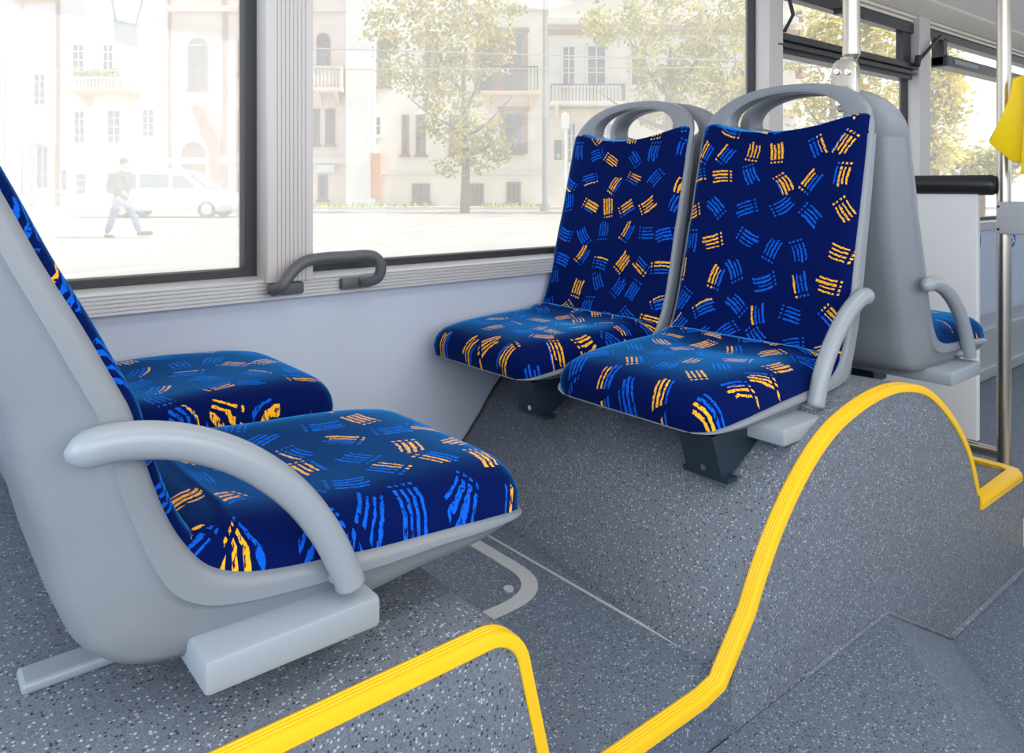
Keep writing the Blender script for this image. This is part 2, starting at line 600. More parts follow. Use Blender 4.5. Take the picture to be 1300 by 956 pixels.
# window glass, rubbers and pillars
SILL = -0.205
TOP = 0.83
pillars = [(0.672, 0.785), (2.725, 2.83), (4.13, 4.26)]
bays = [(-1.6, 0.672), (0.785, 2.725), (2.83, 4.13), (4.26, 8.5)]
for i, (x0, x1) in enumerate(bays):
    t = Thing('window_%d' % (i + 1), ((x0 + x1) / 2, GY, SILL), None, None, kind='structure')
    g = MB(); g.box(x0 - 0.01, x1 + 0.01, GY, GY + 0.006, SILL - 0.01, TOP + 0.03)
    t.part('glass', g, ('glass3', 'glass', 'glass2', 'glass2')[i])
    r = MB()
    rw = 0.028 if i == 0 else 0.013
    y0, y1 = GY - 0.03, GY + 0.012
    r.box(x0 - 0.01, x1 + 0.01, y0, y1, SILL - 0.006, SILL + 0.014, 0.003)
    r.box(x0 - 0.01, x1 + 0.01, y0, y1, TOP - 0.012, TOP + 0.03, 0.003)
    r.box(x1 - rw, x1 + 0.01, y0 + 0.001, y1, SILL + 0.006, TOP, 0.003)
    if i > 0:
        r.box(x0 - 0.01, x0 + rw * 0.6, y0 + 0.001, y1, SILL + 0.006, TOP, 0.003)
    t.part('rubber_seal', r, 'rubber')

# ridged pillar trim between the first windows
b = MB()
x0, x1 = pillars[0]
yf = WY - 0.045
sec = [(x0, GY + 0.02), (x0, yf + 0.004), (x0 + 0.003, yf)]
n = 8
for k in range(n):
    xa = x0 + 0.022 + k * 0.0098
    sec += [(xa, yf), (xa + 0.001, yf + 0.003), (xa + 0.003, yf + 0.003), (xa + 0.004, yf)]
sec += [(x1 - 0.002, yf), (x1, yf + 0.003), (x1, GY + 0.02)]
b.prism(sec, -0.221, TOP + 0.05, axis='z')
st('trim_2', b, 'pillar')
for q, (x0, x1) in enumerate(pillars[1:]):
    b = MB(); b.box(x0, x1, WY - 0.045, GY + 0.02, -0.221, TOP + 0.05, 0.004)
    st('trim_%d' % (3 + q), b, 'pillar')

# hopper rail in window three, its frame and the folding stay
t = Thing('window_5', (3.46, GY, 0.54), None, None, kind='structure')
r = MB(); r.box(2.79, 4.10, WY - 0.02, GY + 0.01, 0.548, 0.60, 0.004)
r.box(2.79, 4.13, WY - 0.035, GY, 0.60, 0.632, 0.006)
r.box(2.79, 4.10, WY - 0.045, WY - 0.02, 0.57, 0.582, 0.003)
t.part('hopper_rail', r, 'hopper')
r = MB(); r.box(2.79, 4.13, WY - 0.015, GY - 0.01, 0.79, 0.845, 0.004)
r.box(4.03, 4.12, WY - 0.005, GY - 0.01, 0.63, 0.80, 0.004)
t.part('hopper_frame', r, 'hopper')
r = MB(); r.tube([(4.35, WY - 0.06, 0.802), (4.22, WY - 0.065, 0.73), (4.09, WY - 0.05, 0.635)], 0.0085, n=8)
r.tube([(4.10, WY - 0.05, 0.665), (4.08, WY - 0.05, 0.615)], 0.016, n=8)
r.tube([(2.83, WY - 0.06, 0.80), (2.87, WY - 0.065, 0.70), (2.83, WY - 0.05, 0.63)], 0.0085, n=8)
t.part('stay', r, 'rubber')
r = MB(); r.box(3.30, 3.55, WY - 0.06, WY - 0.01, 0.77, 0.80, 0.006)
r.cyl((3.48, WY - 0.062, 0.785), 0.01, 0.004, 'y', 10)
t.part('catch', r, 'hopper')
# tilted hopper of window four
t = Thing('window_6', (5.4, GY, 0.66), None, None, kind='structure')
r = MB(); r.box(4.47, 4.52, WY - 0.03, GY - 0.01, 0.66, 0.81, 0.004)
r.box(4.47, 7.6, WY - 0.05, GY - 0.005, 0.655, 0.715, 0.008)
r.box(4.26, 8.5, WY - 0.03, GY - 0.01, 0.795, 0.835, 0.004)
t.part('hopper_frame', r, 'hopper')
r = MB(); r.box(4.56, 4.9, WY - 0.055, WY - 0.045, 0.672, 0.70, 0.003)
r.box(6.9, 7.1, WY - 0.055, WY - 0.045, 0.672, 0.70, 0.003)
t.part('reflector_label', r, 'sign')

# cove and ceiling
b = MB()
sec = [(WY + 0.10, 0.85), (WY - 0.01, 0.85), (WY - 0.012, 0.862), (WY - 0.03, 0.864), (WY - 0.032, 0.875), (WY - 0.045, 0.878), (WY - 0.13, 0.925), (WY - 0.13, 0.96), (WY + 0.10, 0.96)]
b.prism(sec, -1.6, 8.5, axis='x')
st('trim_5', b, 'cream')
b = MB()
inn = [(WY - 0.11, 0.93), (WY - 0.30, 1.02), (WY - 0.55, 1.10), (WY - 0.9, 1.15), (0.3, 1.17), (-0.1, 1.15), (-0.5, 1.05), (-0.8, 0.9)]
out = [(-0.85, 1.3), (WY - 0.11, 1.3)]
b.prism(inn + out, -1.6, 8.5, axis='x')
st('ceiling', b, 'ceiling')
b = MB(); b.box(-1.6, 8.5, WY - 0.02, WY + 0.1, 0.96, 1.3)
st('wall_upper', b, 'cream')
# the opposite side of the bus behind the camera
b = MB(); b.box(-1.6, 8.5, -0.95, -0.90, -1.25, -0.2)
st('wall_opposite', b, 'wall')
b = MB()
for x in (-1.6, 0.2, 2.2, 4.2, 6.4, 8.4):
    b.box(x, x + 0.1, -0.95, -0.90, -0.2, 0.9)
b.box(-1.6, 8.5, -0.95, -0.90, 0.88, 1.3)
st('trim_6', b, 'pillar')
# far end wall with a window opening
b = MB(); b.box(8.5, 8.56, -0.95, WY + 0.08, -1.25, 0.0)
st('wall_end', b, 'wall')

# floors
b = MB(); b.box(-1.6, 8.5, -0.9, FACE + 0.001, FLOOR - 0.2, FLOOR)
b.box(1.6, 8.5, FACE, WY, FLOOR - 0.2, FLOOR)
st('floor', b, 'vinyl2')
# raised aisle part with an oblique ramp down to the low floor
b = MB()
za = -0.86
top = [(-1.6, -0.9), (-0.1, -0.9), (1.405, 0.545), (1.556, FACE - 0.002), (-1.6, FACE - 0.002)]
b.prism(top, FLOOR, za, axis='z')
bm = b.bm
ramp_top = [(-0.1, -0.9, za), (1.405, 0.545, za), (1.556, FACE - 0.002, za)]
ramp_bot = [(0.2, -0.9, FLOOR), (1.70, 0.55, FLOOR), (1.87, FACE - 0.002, FLOOR)]
for k in range(2):
    b.face([ramp_top[k], ramp_top[k + 1], ramp_bot[k + 1], ramp_bot[k]])
b.face([ramp_top[2], (1.556, FACE - 0.002, FLOOR), ramp_bot[2]])
b.face([ramp_top[0], (-0.1, -0.9, FLOOR), ramp_bot[0]])
st('floor_ramp', b, 'vinyl2')
b = MB(); b.box(2.50, 2.72, 0.1, 0.86, FLOOR, FLOOR + 0.003)
st('trim_7', b, 'yellow')

# ---- boxes: left seat box, raised floor, wheel arch, low box; one continuous aisle face
ARCH = [(1.026, -0.776), (1.069, -0.702), (1.114, -0.633), (1.173, -0.563), (1.248, -0.499), (1.33, -0.453), (1.417, -0.427), (1.53, -0.412), (1.64, -0.416), (1.764, -0.449), (1.892, -0.531), (1.986, -0.624), (2.035, -0.711), (2.06, -0.772)]
ARCHS = [(p.x, p.z) for p in smoothpath([(x, 0, z) for x, z in ARCH], 5)]


def arch_pt(x, z, y):
    """the arch leans away from the seats towards the wall"""
    t = max(0.0, (y - FACE) / (WY - FACE))
    s = t ** 1.8
    wgt = max(0.0, min(1.0, (1.70 - x) / 0.6))
    return (x + 0.17 * s * wgt, z - 0.075 * s * min(1, (z - PLAT) / 0.2))


b = MB()
rings = []
NY = 12
for k in range(NY + 1):
    y = lerp(FACE, WY, k / NY)
    ring = []
    for x, z in ARCHS:
        xx, zz = arch_pt(x, z, y)
        ring.append((xx, y, zz))
    ring = [(ring[0][0], y, FLOOR - 0.1)] + ring + [(2.06, y, FLOOR - 0.1)]
    rings.append(ring)
b.loft(rings)
st('floor_wheel_arch', b, 'vinyl', auto=35)

b = MB()
R = 0.045
left_top = [(0.60 - R + R * sin(a), LBOX - R + R * cos(a)) for a in [radians(v) for v in (0, 20, 40, 60, 80)]]
poly = [(-1.6, FLOOR - 0.1), (-1.6, LBOX)] + left_top + [(0.645, PLAT + 0.02), (0.66, PLAT - 0.01), (0.66, FLOOR - 0.1)]
b.prism(poly, FACE, WY)
st('wall_seat_box', b, 'vinyl', auto=30)
b = MB(); b.box(0.60, 1.10, FACE + 0.003, WY, FLOOR - 0.1, PLAT)
st('floor_raised', b, 'vinyl2')
b = MB(); b.box(2.05, 2.375, FACE, WY - 0.2, FLOOR - 0.1, -0.775, 0.012)
st('wall_low_box', b, 'vinyl')
# dark trim line where arch meets wall
b = MB()
path = []
for x, z in ARCHS[:36]:
    xx, zz = arch_pt(x, z, WY)
    path.append((xx - 0.002, WY - 0.003, zz + 0.002))
b.tube(path, 0.004, n=6)
st('trim_8', b, 'rubber')
# welded floor seams
b = MB(); b.box(1.030, 1.036, FACE + 0.03, WY, PLAT, PLAT + 0.0015)
st('trim_9', b, 'silver')
b = MB()
b.tube([(0.652, FACE + 0.03, PLAT + 0.003), (0.652, WY, PLAT + 0.003)], 0.004, n=6)
st('trim_10', b, 'silver')
# light welded seam at bottom of the box face along the ramp floor
b = MB(); b.tube([(1.87, FACE - 0.003, FLOOR + 0.004), (2.36, FACE - 0.003, FLOOR + 0.004)], 0.007, n=8)
b.tube([(1.24, FACE - 0.002, za + 0.002), (1.556, FACE - 0.002, za + 0.002), (1.87, FACE - 0.003, FLOOR + 0.004)], 0.004, n=8)
st('trim_11', b, 'vinyl')

# ---- yellow edging: L section along the rim of the aisle face
def edging(path, name, wt=0.023, wf=0.014, th=0.0035, ridge=True, **k):
    """path in the plane y=FACE; n points away from the solid"""
    P = [Vector((x, 0, z)) for x, z in path]
    b = MB()
    rings = []
    for i, p in enumerate(P):
        t = (P[min(i + 1, len(P) - 1)] - P[max(i - 1, 0)]).normalized()
        nrm = Vector((-t.z, 0, t.x))      # left of travel: up for +x travel
        def q(y, a):
            return (p.x + nrm.x * a, y, p.z + nrm.z * a)
        ring = [q(FACE + wt, -0.006), q(FACE + wt, th * 0.5), q(FACE + wt - 0.004, th)]
        for g in (0.017, 0.012, 0.007):
            ring += [q(FACE + g + 0.001, th), q(FACE + g, th - 0.001), q(FACE + g - 0.001, th)]
        ring += [q(FACE + 0.002, th), q(FACE - th * 0.7, th * 0.6), q(FACE - th, -0.002),
                 q(FACE - th, -wf + 0.002), q(FACE - th * 0.5, -wf), q(FACE + 0.004, -wf), q(FACE + 0.004, -0.006)]
        rings.append(ring)
    b.loft(rings)
    return st(name, b, 'yellow', auto=40, **k)


edge1 = [(-1.6, LBOX), (0.2, LBOX), (0.52, LBOX)] + [(0.605 - 0.06 + 0.06 * sin(radians(v)), LBOX - 0.06 + 0.06 * cos(radians(v))) for v in range(0, 81, 10)] + [(0.638, PLAT + 0.06)]
edge1 += [(0.645, PLAT + 0.03), (0.66, PLAT + 0.008), (0.69, PLAT), (0.8, PLAT), (0.96, PLAT), (1.0, PLAT + 0.006), (1.022, PLAT + 0.03)]
edge1 += [q for q in ARCHS[6:-3]]
lastx = 2.057
edge1 += [(2.052, -0.74)]
edging(edge1, 'trim_12')
# rim of the low box: front, right end and back
b = MB()
zt = -0.772
poly = [(2.055, FACE - 0.005), (2.34, FACE - 0.005), (2.375, FACE + 0.015), (2.385, FACE + 0.05), (2.39, WY - 0.25), (2.362, WY - 0.25), (2.355, FACE + 0.05), (2.34, FACE + 0.030), (2.065, FACE + 0.030)]
b.prism([(x, y) for x, y in poly], zt - 0.012, zt + 0.006, axis='z', bev=0.003)
b.prism([(2.055, FACE - 0.006), (2.34, FACE - 0.006), (2.376, FACE + 0.014), (2.386, FACE + 0.05), (2.365, FACE + 0.05), (2.335, FACE + 0.004), (2.055, FACE + 0.004)], zt - 0.014, zt, axis='z')
st('trim_13', b, 'yellow', auto=40)

# floor hatch ring and screws
hc = (0.80, 1.10)
b = MB()
ox, oy, ww = 0.872, 1.20, 0.030
outer, inner = [], []
for k in range(25):
    a = pi + pi * k / 24
    ca, sa = math.copysign(abs(cos(a)) ** 0.75, cos(a)), -abs(sin(a)) ** 0.75
    outer.append((ox + 0.132 * ca, oy + 0.132 * sa))
    inner.append((ox + (0.132 - ww) * ca, oy + (0.132 - ww) * sa))
outer = [(ox - 0.132, 1.6)] + outer + [(ox + 0.132, 1.6)]
inner = [(ox - 0.132 + ww, 1.6)] + inner + [(ox + 0.132 - ww, 1.6)]
rings = []
for (a, c) in zip(outer, inner):
    rings.append([(a[0], a[1], PLAT), (a[0], a[1], PLAT + 0.002), (c[0], c[1], PLAT + 0.002), (c[0], c[1], PLAT)])
b.loft(rings)
t = Thing('floor_hatch_ring', (ox, oy, PLAT), 'silver rounded hatch outline set into the speckled raised floor between the seats', 'floor hatch')
t.part('ring', b, 'silver')
b = MB(); b.cyl((0.925, 1.129, PLAT), 0.010, 0.004, n=14)
s_ = t.part('screw', b, 'silver')

# heater box along the far wall, blue stickers on the wall
b = MB(); b.box(2.9, 8.4, 1.55, WY - 0.002, FLOOR, -0.78, 0.01)
b.box(2.9, 8.4, 1.50, 1.56, FLOOR, -0.965, 0.01)
single('heater_cover', b, 'grey_plastic', 'long grey heater cover at the foot of the wall beyond the partition', 'heater')
for (yy, zz, xx, lab) in ((WY - 0.002, -0.33, 5.02, 'round blue pictogram sticker on the wall right beside the pole, nearer of the two'), (WY - 0.002, -0.33, 5.62, 'round blue pictogram sticker on the wall, farther from the pole')):
    t = Thing('round_sticker', (xx, yy, zz - 0.06), lab, 'sticker', group=None)
    b = MB(); b.cyl((xx, yy, zz), 0.068, 0.0015, 'y', 28)
    t.part('disc', b, 'blue')
    b = MB()
    ring = [(xx + 0.022 * cos(a) - 0.004, yy - 0.001, zz - 0.015 + 0.022 * sin(a)) for a in [radians(v) for v in range(-200, 60, 20)]]
    b.tube(ring, 0.0035, n=6, up=(0, 1, 0))
    b.tube([(xx - 0.004, yy - 0.001, zz + 0.022), (xx - 0.004, yy - 0.001, zz - 0.004), (xx + 0.018, yy - 0.001, zz - 0.006), (xx + 0.028, yy - 0.001, zz - 0.03)], 0.004, n=6, up=(0, 1, 0))
    b.cyl((xx - 0.004, yy - 0.002, zz + 0.034), 0.009, 0.002, 'y', 12)
    t.part('pictogram', b, 'white')


# ================================================================== SEATS
# side profiles in seat coordinates: x forward from behind the seat, z relative to eye height
E0 = [(0.085, 0.165), (0.098, 0.115), (0.110, 0.06), (0.127, -0.01), (0.140, -0.07), (0.155, -0.125), (0.168, -0.18), (0.180, -0.23), (0.193, -0.28), (0.209, -0.325),
      (0.226, -0.358), (0.246, -0.381), (0.275, -0.395), (0.315, -0.402), (0.37, -0.405), (0.43, -0.408), (0.50, -0.413), (0.56, -0.419), (0.61, -0.427), (0.64, -0.435), (0.655, -0.440)]
O0 = [(0.030, 0.165), (0.034, 0.115), (0.040, 0.06), (0.047, -0.01), (0.054, -0.07), (0.062, -0.125), (0.073, -0.18), (0.086, -0.235), (0.100, -0.29), (0.116, -0.345),
      (0.127, -0.400), (0.145, -0.442), (0.182, -0.470), (0.24, -0.479), (0.32, -0.478), (0.41, -0.474), (0.49, -0.465), (0.56, -0.463), (0.61, -0.458), (0.64, -0.452), (0.655, -0.447)]
W_ = [0.221, 0.223, 0.224, 0.225, 0.225, 0.226, 0.227, 0.228, 0.228, 0.228, 0.228, 0.228, 0.228, 0.228, 0.228, 0.228, 0.227, 0.224, 0.214, 0.196, 0.165]


def build_seat(root_xyz, flip, lean, arm, label, group, y_c, bracket=False, ext=0.0, drop=0.0, zb=-1.0, beam='full', name='bus_seat', armside=-1):
    """flip=-1: the seat faces -x. y_c is the centre; the aisle is on the -y side."""
    x_off = root_xyz

    def X(x, z):
        x = x - lean * max(0.0, z + 0.21)
        return x_off + flip * x
    base = (X(0.3, -1), y_c, -0.485)
    E_ = [(x + (ext * (x - 0.3) / 0.35 if x > 0.3 and i > 11 else 0), z - (drop * min(1, (x - 0.22) / 0.2) if i > 10 else 0)) for i, (x, z) in enumerate(E0)]
    O_ = [(x + (ext * (x - 0.3) / 0.35 if x > 0.3 and i > 11 else 0), z - (drop * min(1, max(0, (x - 0.22) / 0.2)) * 0.6 if i > 10 else 0)) for i, (x, z) in enumerate(O0)]
    O_ = [(x, zb + (z - zb) * 0.15 if z < zb else z) for x, z in O_]
    t = Thing(name, base, label, 'bus seat', group)
    n = len(E_)
    # ---- shell
    b = MB()
    rings = []
    SUB = 4
    eS = smoothpath([(x, 0, z) for x, z in E_[1:]], SUB)
    oS = smoothpath([(x, 0, z) for x, z in O_[1:]], SUB)
    wS = smoothpath([(v, 0, 0) for v in W_[1:]], SUB)
    for ii in range(len(eS)):
        ex, ez = eS[ii].x, eS[ii].z; ox, oz = oS[ii].x, oS[ii].z; wd = wS[ii].x
        i = 1 + ii / SUB
        back = 1.0 if i < 11 else max(0.35, 1 - (i - 10) * 0.14)
        ring = []
        half = [(-0.06, wd - 0.012), (-0.05, wd - 0.003), (0.0, wd + 0.0015), (0.10, wd + 0.004), (0.25, wd + 0.004), (0.29, wd - 0.003), (0.34, wd - 0.0055),
                (0.6, wd - 0.008 - 0.008 * back), (0.84, wd - 0.010 - 0.016 * back), (0.95, wd - 0.014 - 0.024 * back), (1.0, wd - 0.032 - 0.030 * back), (1.02, wd * 0.35)]
        for a, y in half:
            ring.append((lerp(ex, ox, a), -y, lerp(ez, oz, a)))
        for a, y in half[::-1]:
            ring.append((lerp(ex, ox, a), y, lerp(ez, oz, a)))
        # inner face under the pads
        nx, nz = 0, 0
        ring += [(lerp(ex, ox, 0.12), wd - 0.03, lerp(ez, oz, 0.12)), (lerp(ex, ox, 0.12), -wd + 0.03, lerp(ez, oz, 0.12))]
        rings.append([(X(p[0], p[2]), y_c + p[1], p[2]) for p in ring])
    b.loft(rings)
    t.part('shell', b, 'shell', auto=50)

    # ---- pads
    def pad(i0, i1, thick, pname, top_round, front_round):
        sub = 4
        path = smoothpath([(E_[i][0], 0, E_[i][1]) for i in range(i0, i1 + 1)], sub)
        ws = []
        for i in range(i0, i1):
            for k in range(sub):
                ws.append(lerp(W_[i], W_[i + 1], k / sub))
        ws.append(W_[i1])
        arc = [0.0]
        for p, q in zip(path, path[1:]):
            arc.append(arc[-1] + (q - p).length)
        tot = arc[-1]
        NU = 20
        rings, uvs = [], []
        first = 0.0 if pname == 'backrest' else 0.9
        for i, p in enumerate(path):
            tg = (path[min(i + 1, len(path) - 1)] - path[max(i - 1, 0)]).normalized()
            nr = Vector((-tg.z, 0, tg.x))          # towards the sitter
            if nr.x < 0 and nr.z < 0: nr = -nr
            if pname == 'backrest' and nr.x < 0: nr = -nr
            if pname != 'backrest' and nr.z < 0: nr = -nr
            wd = ws[i] - 0.004
            d0 = arc[i]; d1 = tot - arc[i]
            e = 1.0
            if d0 < top_round: e *= sqrt(max(0.0, 1 - (1 - d0 / top_round) ** 2)) * 0.92 + 0.08
            if d1 < front_round: e *= sqrt(max(0.0, 1 - (1 - d1 / front_round) ** 2)) * 0.92 + 0.08
            top, bot, ut, ub = [], [], [], []
            for k in range(NU + 1):
                u = -1 + 2 * k / NU
                ue = math.copysign(1 - (1 - abs(u)) ** 1.5, u)
                prof = (1 - abs(ue) ** 7) ** 0.5
                dish = 0.0
                if pname == 'backrest':
                    dish = 0.016 * (1 - ue * ue) * min(1, d0 / 0.15)
                else:
                    dish = 0.020 * (1 - ue * ue) * max(0, 1 - abs(arc[i] / tot - 0.32) / 0.5)
                h = thick * e * prof - dish * prof * min(1, e)
                sl = 0.0
                if pname == 'backrest':
                    wt = max(0.0, 1 - d0 / 0.16)
                    sl = wt * (0.046 * (1 - ue * ue) + 0.022 * abs(ue) ** 14 - 0.012)
                    # bottom edge bows down in the middle and tucks in
                    wb = max(0.0, 1 - d1 / 0.12)
                else:
                    wt = max(0.0, 1 - d1 / 0.06)
                pos = p + nr * h + tg * sl
                y = ue * wd
                top.append((X(pos.x, pos.z), y_c + y, pos.z)); ut.append((y + y_c * 3.1 + x_off, arc[i] + first + flip * 1.7))
                if 0 < k < NU:
                    pb = p - nr * 0.004 + tg * sl
                    bot.append((X(pb.x, pb.z), y_c + y, pb.z)); ub.append((y + y_c * 3.1 + x_off, arc[i] + first + flip * 1.7))
            if i in (0, len(path) - 1):
                # close the end along the middle of its edge, following its curve
                mid = [top[0]] + [tuple((a + c) / 2 for a, c in zip(top[q + 1], bot[q])) for q in range(NU - 1)] + [top[NU]]
                endr = mid + mid[1:NU][::-1]
                eu = ut + ub[::-1]
            if i == 0:
                rings.append(endr); uvs.append(eu)
            rings.append(top + bot[::-1]); uvs.append(ut + ub[::-1])
            if i == len(path) - 1:
                rings.append(endr); uvs.append(eu)
        b = MB()
        b.loft(rings, uvs=uvs, caps=False)
        return t.part(pname, b, 'fabric', auto=60)

    pad(0, 11, 0.026, 'backrest', 0.012, 0.03)
    pad(10, 20, 0.062, 'seat_cushion', 0.05, 0.05)

    # ---- head piece with the grab opening
    NA = 48
    rings = []
    zc = 0.172

    def outer(a):
        c, s = cos(a), sin(a)
        wv = 0.2265
        if s >= 0:
            y = wv * math.copysign(abs(c) ** 0.86, c)
            zz = 0.118 + 0.130 * abs(s) ** 0.86
        else:
            y = wv * math.copysign(abs(c) ** 0.6, c)
            zz = 0.118 - 0.045 * abs(s) ** 0.8
        return y, zz

    def inner(a):
        c, s = cos(a), sin(a)
        y = 0.150 * c
        if s >= 0:
            zz = 0.160 + 0.066 * s ** 0.9
        else:
            zz = 0.160 + 0.028 * s
        return y, zz

    def lx(zz):
        return interp([(0.06, 0.110), (0.115, 0.098), (0.165, 0.084), (0.26, 0.058)], zz)
    for k in range(NA):
        a = 2 * pi * k / NA
        yo, zo = outer(a); yi, zi = inner(a)
        low = max(0.0, -sin(a))
        ring = []
        for (f, dx, rear) in ((0.0, 0.008, 0), (0.06, 0.001, 0), (0.3, -0.003, 0), (0.8, -0.004, 0), (0.95, -0.001, 0), (1.0, 0.006, 0), (1.0, 0.024, 0), (1.0, -0.012, 1), (0.92, -0.004, 1), (0.5, 0.0, 1), (0.12, -0.004, 1), (0.0, -0.014, 1)):
            y = lerp(yi, yo, f); zz = lerp(zi, zo, f)
            th = lerp(0.063, 0.044, max(0, min(1, (zz - 0.115) / 0.13)))
            if rear:
                # the rear corner is drawn in like the shell below it
                y2 = y - math.copysign({1.0: 0.032, 0.92: 0.052, 0.5: 0.03}.get(f, 0.0) * min(1, max(0, (0.235 - zz) / 0.09)) * min(1, abs(y) / 0.18), y)
                ring.append((X(lx(zz) - th - dx - 0.004 * 0 + 0.003 * low, zz), y_c + y2, zz))
            else:
                ring.append((X(lx(zz) - dx - 0.012 * low, zz), y_c + y * (1 - 0.012 * low) - (math.copysign(0.018 * min(1, max(0, (0.20 - zz) / 0.09)) * min(1, abs(y) / 0.18), y) if dx > 0.02 else 0), zz))
        rings.append(ring)
    b = MB(); b.loft(rings, loop=True, caps=False)
    t.part('grab_handle', b, 'shell', auto=50)

    # ---- armrest on the aisle side
    if arm:
        pts = [(0.122, -0.236), (0.165, -0.232), (0.220, -0.244), (0.278, -0.274), (0.330, -0.320), (0.367, -0.372), (0.392, -0.425), (0.398, -0.443)]
        if arm == 'short':
            pts = [(0.155, -0.236), (0.180, -0.232), (0.220, -0.244), (0.270, -0.274), (0.315, -0.316), (0.350, -0.363), (0.370, -0.410), (0.376, -0.430)]
        path = smoothpath([(X(x, -1), y_c - 0.246, z) for x, z in pts], 5)
        m = len(path)
        r1, r2 = [], []
        for i in range(m):
            q = i / (m - 1)
            e = 1.0
            if q < 0.08: e = sqrt(max(0.06, 1 - (1 - q / 0.08) ** 2))
            if q > 0.95: e = sqrt(max(0.15, 1 - ((q - 0.95) / 0.05) ** 2))
            r1.append(0.0165 * e); r2.append((0.0165 + 0.0015 * (1 - q)) * e)
        b = MB(); b.tube(path, r1, n=16, rad2=r2, up=(0, 0, 1))
        # pivot boss into the side of the shell
        b.tube([(X(0.175, -1), y_c - 0.246, -0.236), (X(0.175, -1), y_c - 0.215, -0.236)], 0.014, n=12)
        b.tube([(X(0.388 if arm == 'long' else 0.366, -1), y_c - 0.246, -0.428), (X(0.388 if arm == 'long' else 0.366, -1), y_c - 0.205, -0.436)], 0.010, n=12)
        t.part('armrest', b, 'arm', smooth=True)
    # ---- support beam under the seat
    b = MB()
    xa, xb = sorted((X(0.235, -1), X(0.425, -1)) if not bracket else (X(0.350, -1), X(0.520, -1)))
    bz0, bz1 = (-0.487, -0.452) if not bracket else (-0.470, -0.438)
    ya = y_c - 0.265 if arm else y_c - 0.20
    b.box(xa, xb, ya, y_c + 0.20, bz0, bz1, 0.006)
    t.part('support_beam', b, 'beam', auto=40)
    if bracket:
        # folded dark steel bracket down to the wheel arch
        by = y_c - 0.19
        xf = X(0.63, -1)
        b = MB()
        f = flip
        A = (xf, -0.446); Bp = (xf - f * 0.22, -0.446); Cc = (xf - f * 0.055, -0.528); D = (xf - f * 0.03, -0.528)
        b.prism([A, Bp, Cc, D], by, by + 0.006)
        b.prism([(A[0] + f * 0.001, A[1]), (A[0] - f * 0.012, A[1]), (D[0] - f * 0.012, D[1]), (D[0] + f * 0.001, D[1])], by - 0.001, by + 0.076)
        b.prism([A, Bp, Cc, D], by + 0.069, by + 0.075)
        b.box(min(D[0] - f * 0.03, D[0]), max(D[0] - f * 0.03, D[0]), by - 0.012, by + 0.087, -0.535, -0.526)
        br = t.part('bracket', b, 'darksteel', label='dark blue steel bracket')
        b = MB(); b.tube([(D[0] - f * 0.004, by + 0.035, -0.515), (D[0] + f * 0.008, by + 0.035, -0.515)], 0.006, n=10)
        t.part('bolt', b, 'chrome', parent=br)
    else:
        b = MB()
        b.box(X(0.33, -1) - 0.04, X(0.33, -1) + 0.04, y_c - 0.05, y_c + 0.05, (LBOX if flip > 0 and x_off < 1 else -0.53), -0.48, 0.004)
        t.part('pedestal', b, 'darksteel')
    return t


YA, YW = 1.005, 1.490
G1 = 'patterned seats in facing pairs'
build_seat(0.0, 1, 0.25, 'long', 'nearest blue patterned seat at left with big curved grey armrest', G1, YA, ext=0.045, drop=0.016)
build_seat(0.0, 1, 0.25, None, 'blue patterned seat by the window behind the nearest one, only its cushion visible', G1, YW, ext=0.0, drop=-0.008)
build_seat(1.765, -1, 0.0, 'short', 'blue patterned seat over the yellow rimmed wheel arch, with a pole clamped to its top', G1, YA, bracket=True, zb=-0.442)
build_seat(1.765, -1, 0.0, None, 'blue patterned seat by the window over the wheel arch, facing the camera', G1, YW, bracket=True, zb=-0.442)
build_seat(1.76, 1, 0.0, 'long', 'grey backed seat facing away toward the white partition, armrest on the aisle side', G1, YA, zb=-0.457)
build_seat(1.76, 1, 0.0, None, 'grey backed window seat facing away, hidden behind the facing pair over the arch', G1, YW, zb=-0.457)

# light foot rail lying under the left seats
b = MB(); b.box(0.11, 0.285, 0.925, 0.965, LBOX, LBOX + 0.012, 0.004)
single('foot_rail', b, 'beam', 'flat blue-grey mounting rail on the box under the nearest left seat', 'rail')

# ================================================================== GRAB RAILS, POLES, PARTITION
# handle on the sill
t = Thing('grab_rail', (0.80, 1.66, -0.25), 'dark grey curved grab rail on the window sill below the ridged pillar', 'grab rail')
hy = 1.645
pts = [(0.690, 1.69, -0.236), (0.682, 1.665, -0.236), (0.690, hy, -0.226), (0.715, hy, -0.195), (0.745, hy, -0.174), (0.79, hy, -0.168), (0.85, hy, -0.168), (0.905, hy, -0.168), (0.932, hy, -0.178), (0.943, hy, -0.203), (0.936, 1.652, -0.226), (0.918, 1.67, -0.236), (0.915, 1.69, -0.236)]
b = MB(); b.tube(smoothpath(pts, 6), 0.0135, n=14, up=(0.01, 1, 0.02))
t.part('rail', b, 'handle', smooth=True)
for xa in (0.700, 0.858):
    b = MB(); b.box(xa, xa + 0.062, 1.682, 1.703, -0.252, -0.224, 0.006)
    t.part('mounting_foot', b, 'handle', auto=40)

# stanchion clamped to the seat head
px, py = 1.79, 0.887
t = Thing('handrail_pole', (px, py, 0.29), 'stainless vertical pole clamped to the top of the arch seat', 'pole')
b = MB(); b.cyl((px, py, 0.325), 0.0195, 0.84, n=28)
t.part('tube', b, 'steel', auto=40)
b = MB(); b.cyl((px, py, 0.300), 0.012, 0.014, n=20, r2=0.0195); b.box(px - 0.035, px + 0.008, py - 0.010, py + 0.010, 0.285, 0.305); b.cyl((px, py, 0.314), 0.0205, 0.018, n=24)
t.part('collar', b, 'steel', auto=40)
b = MB()
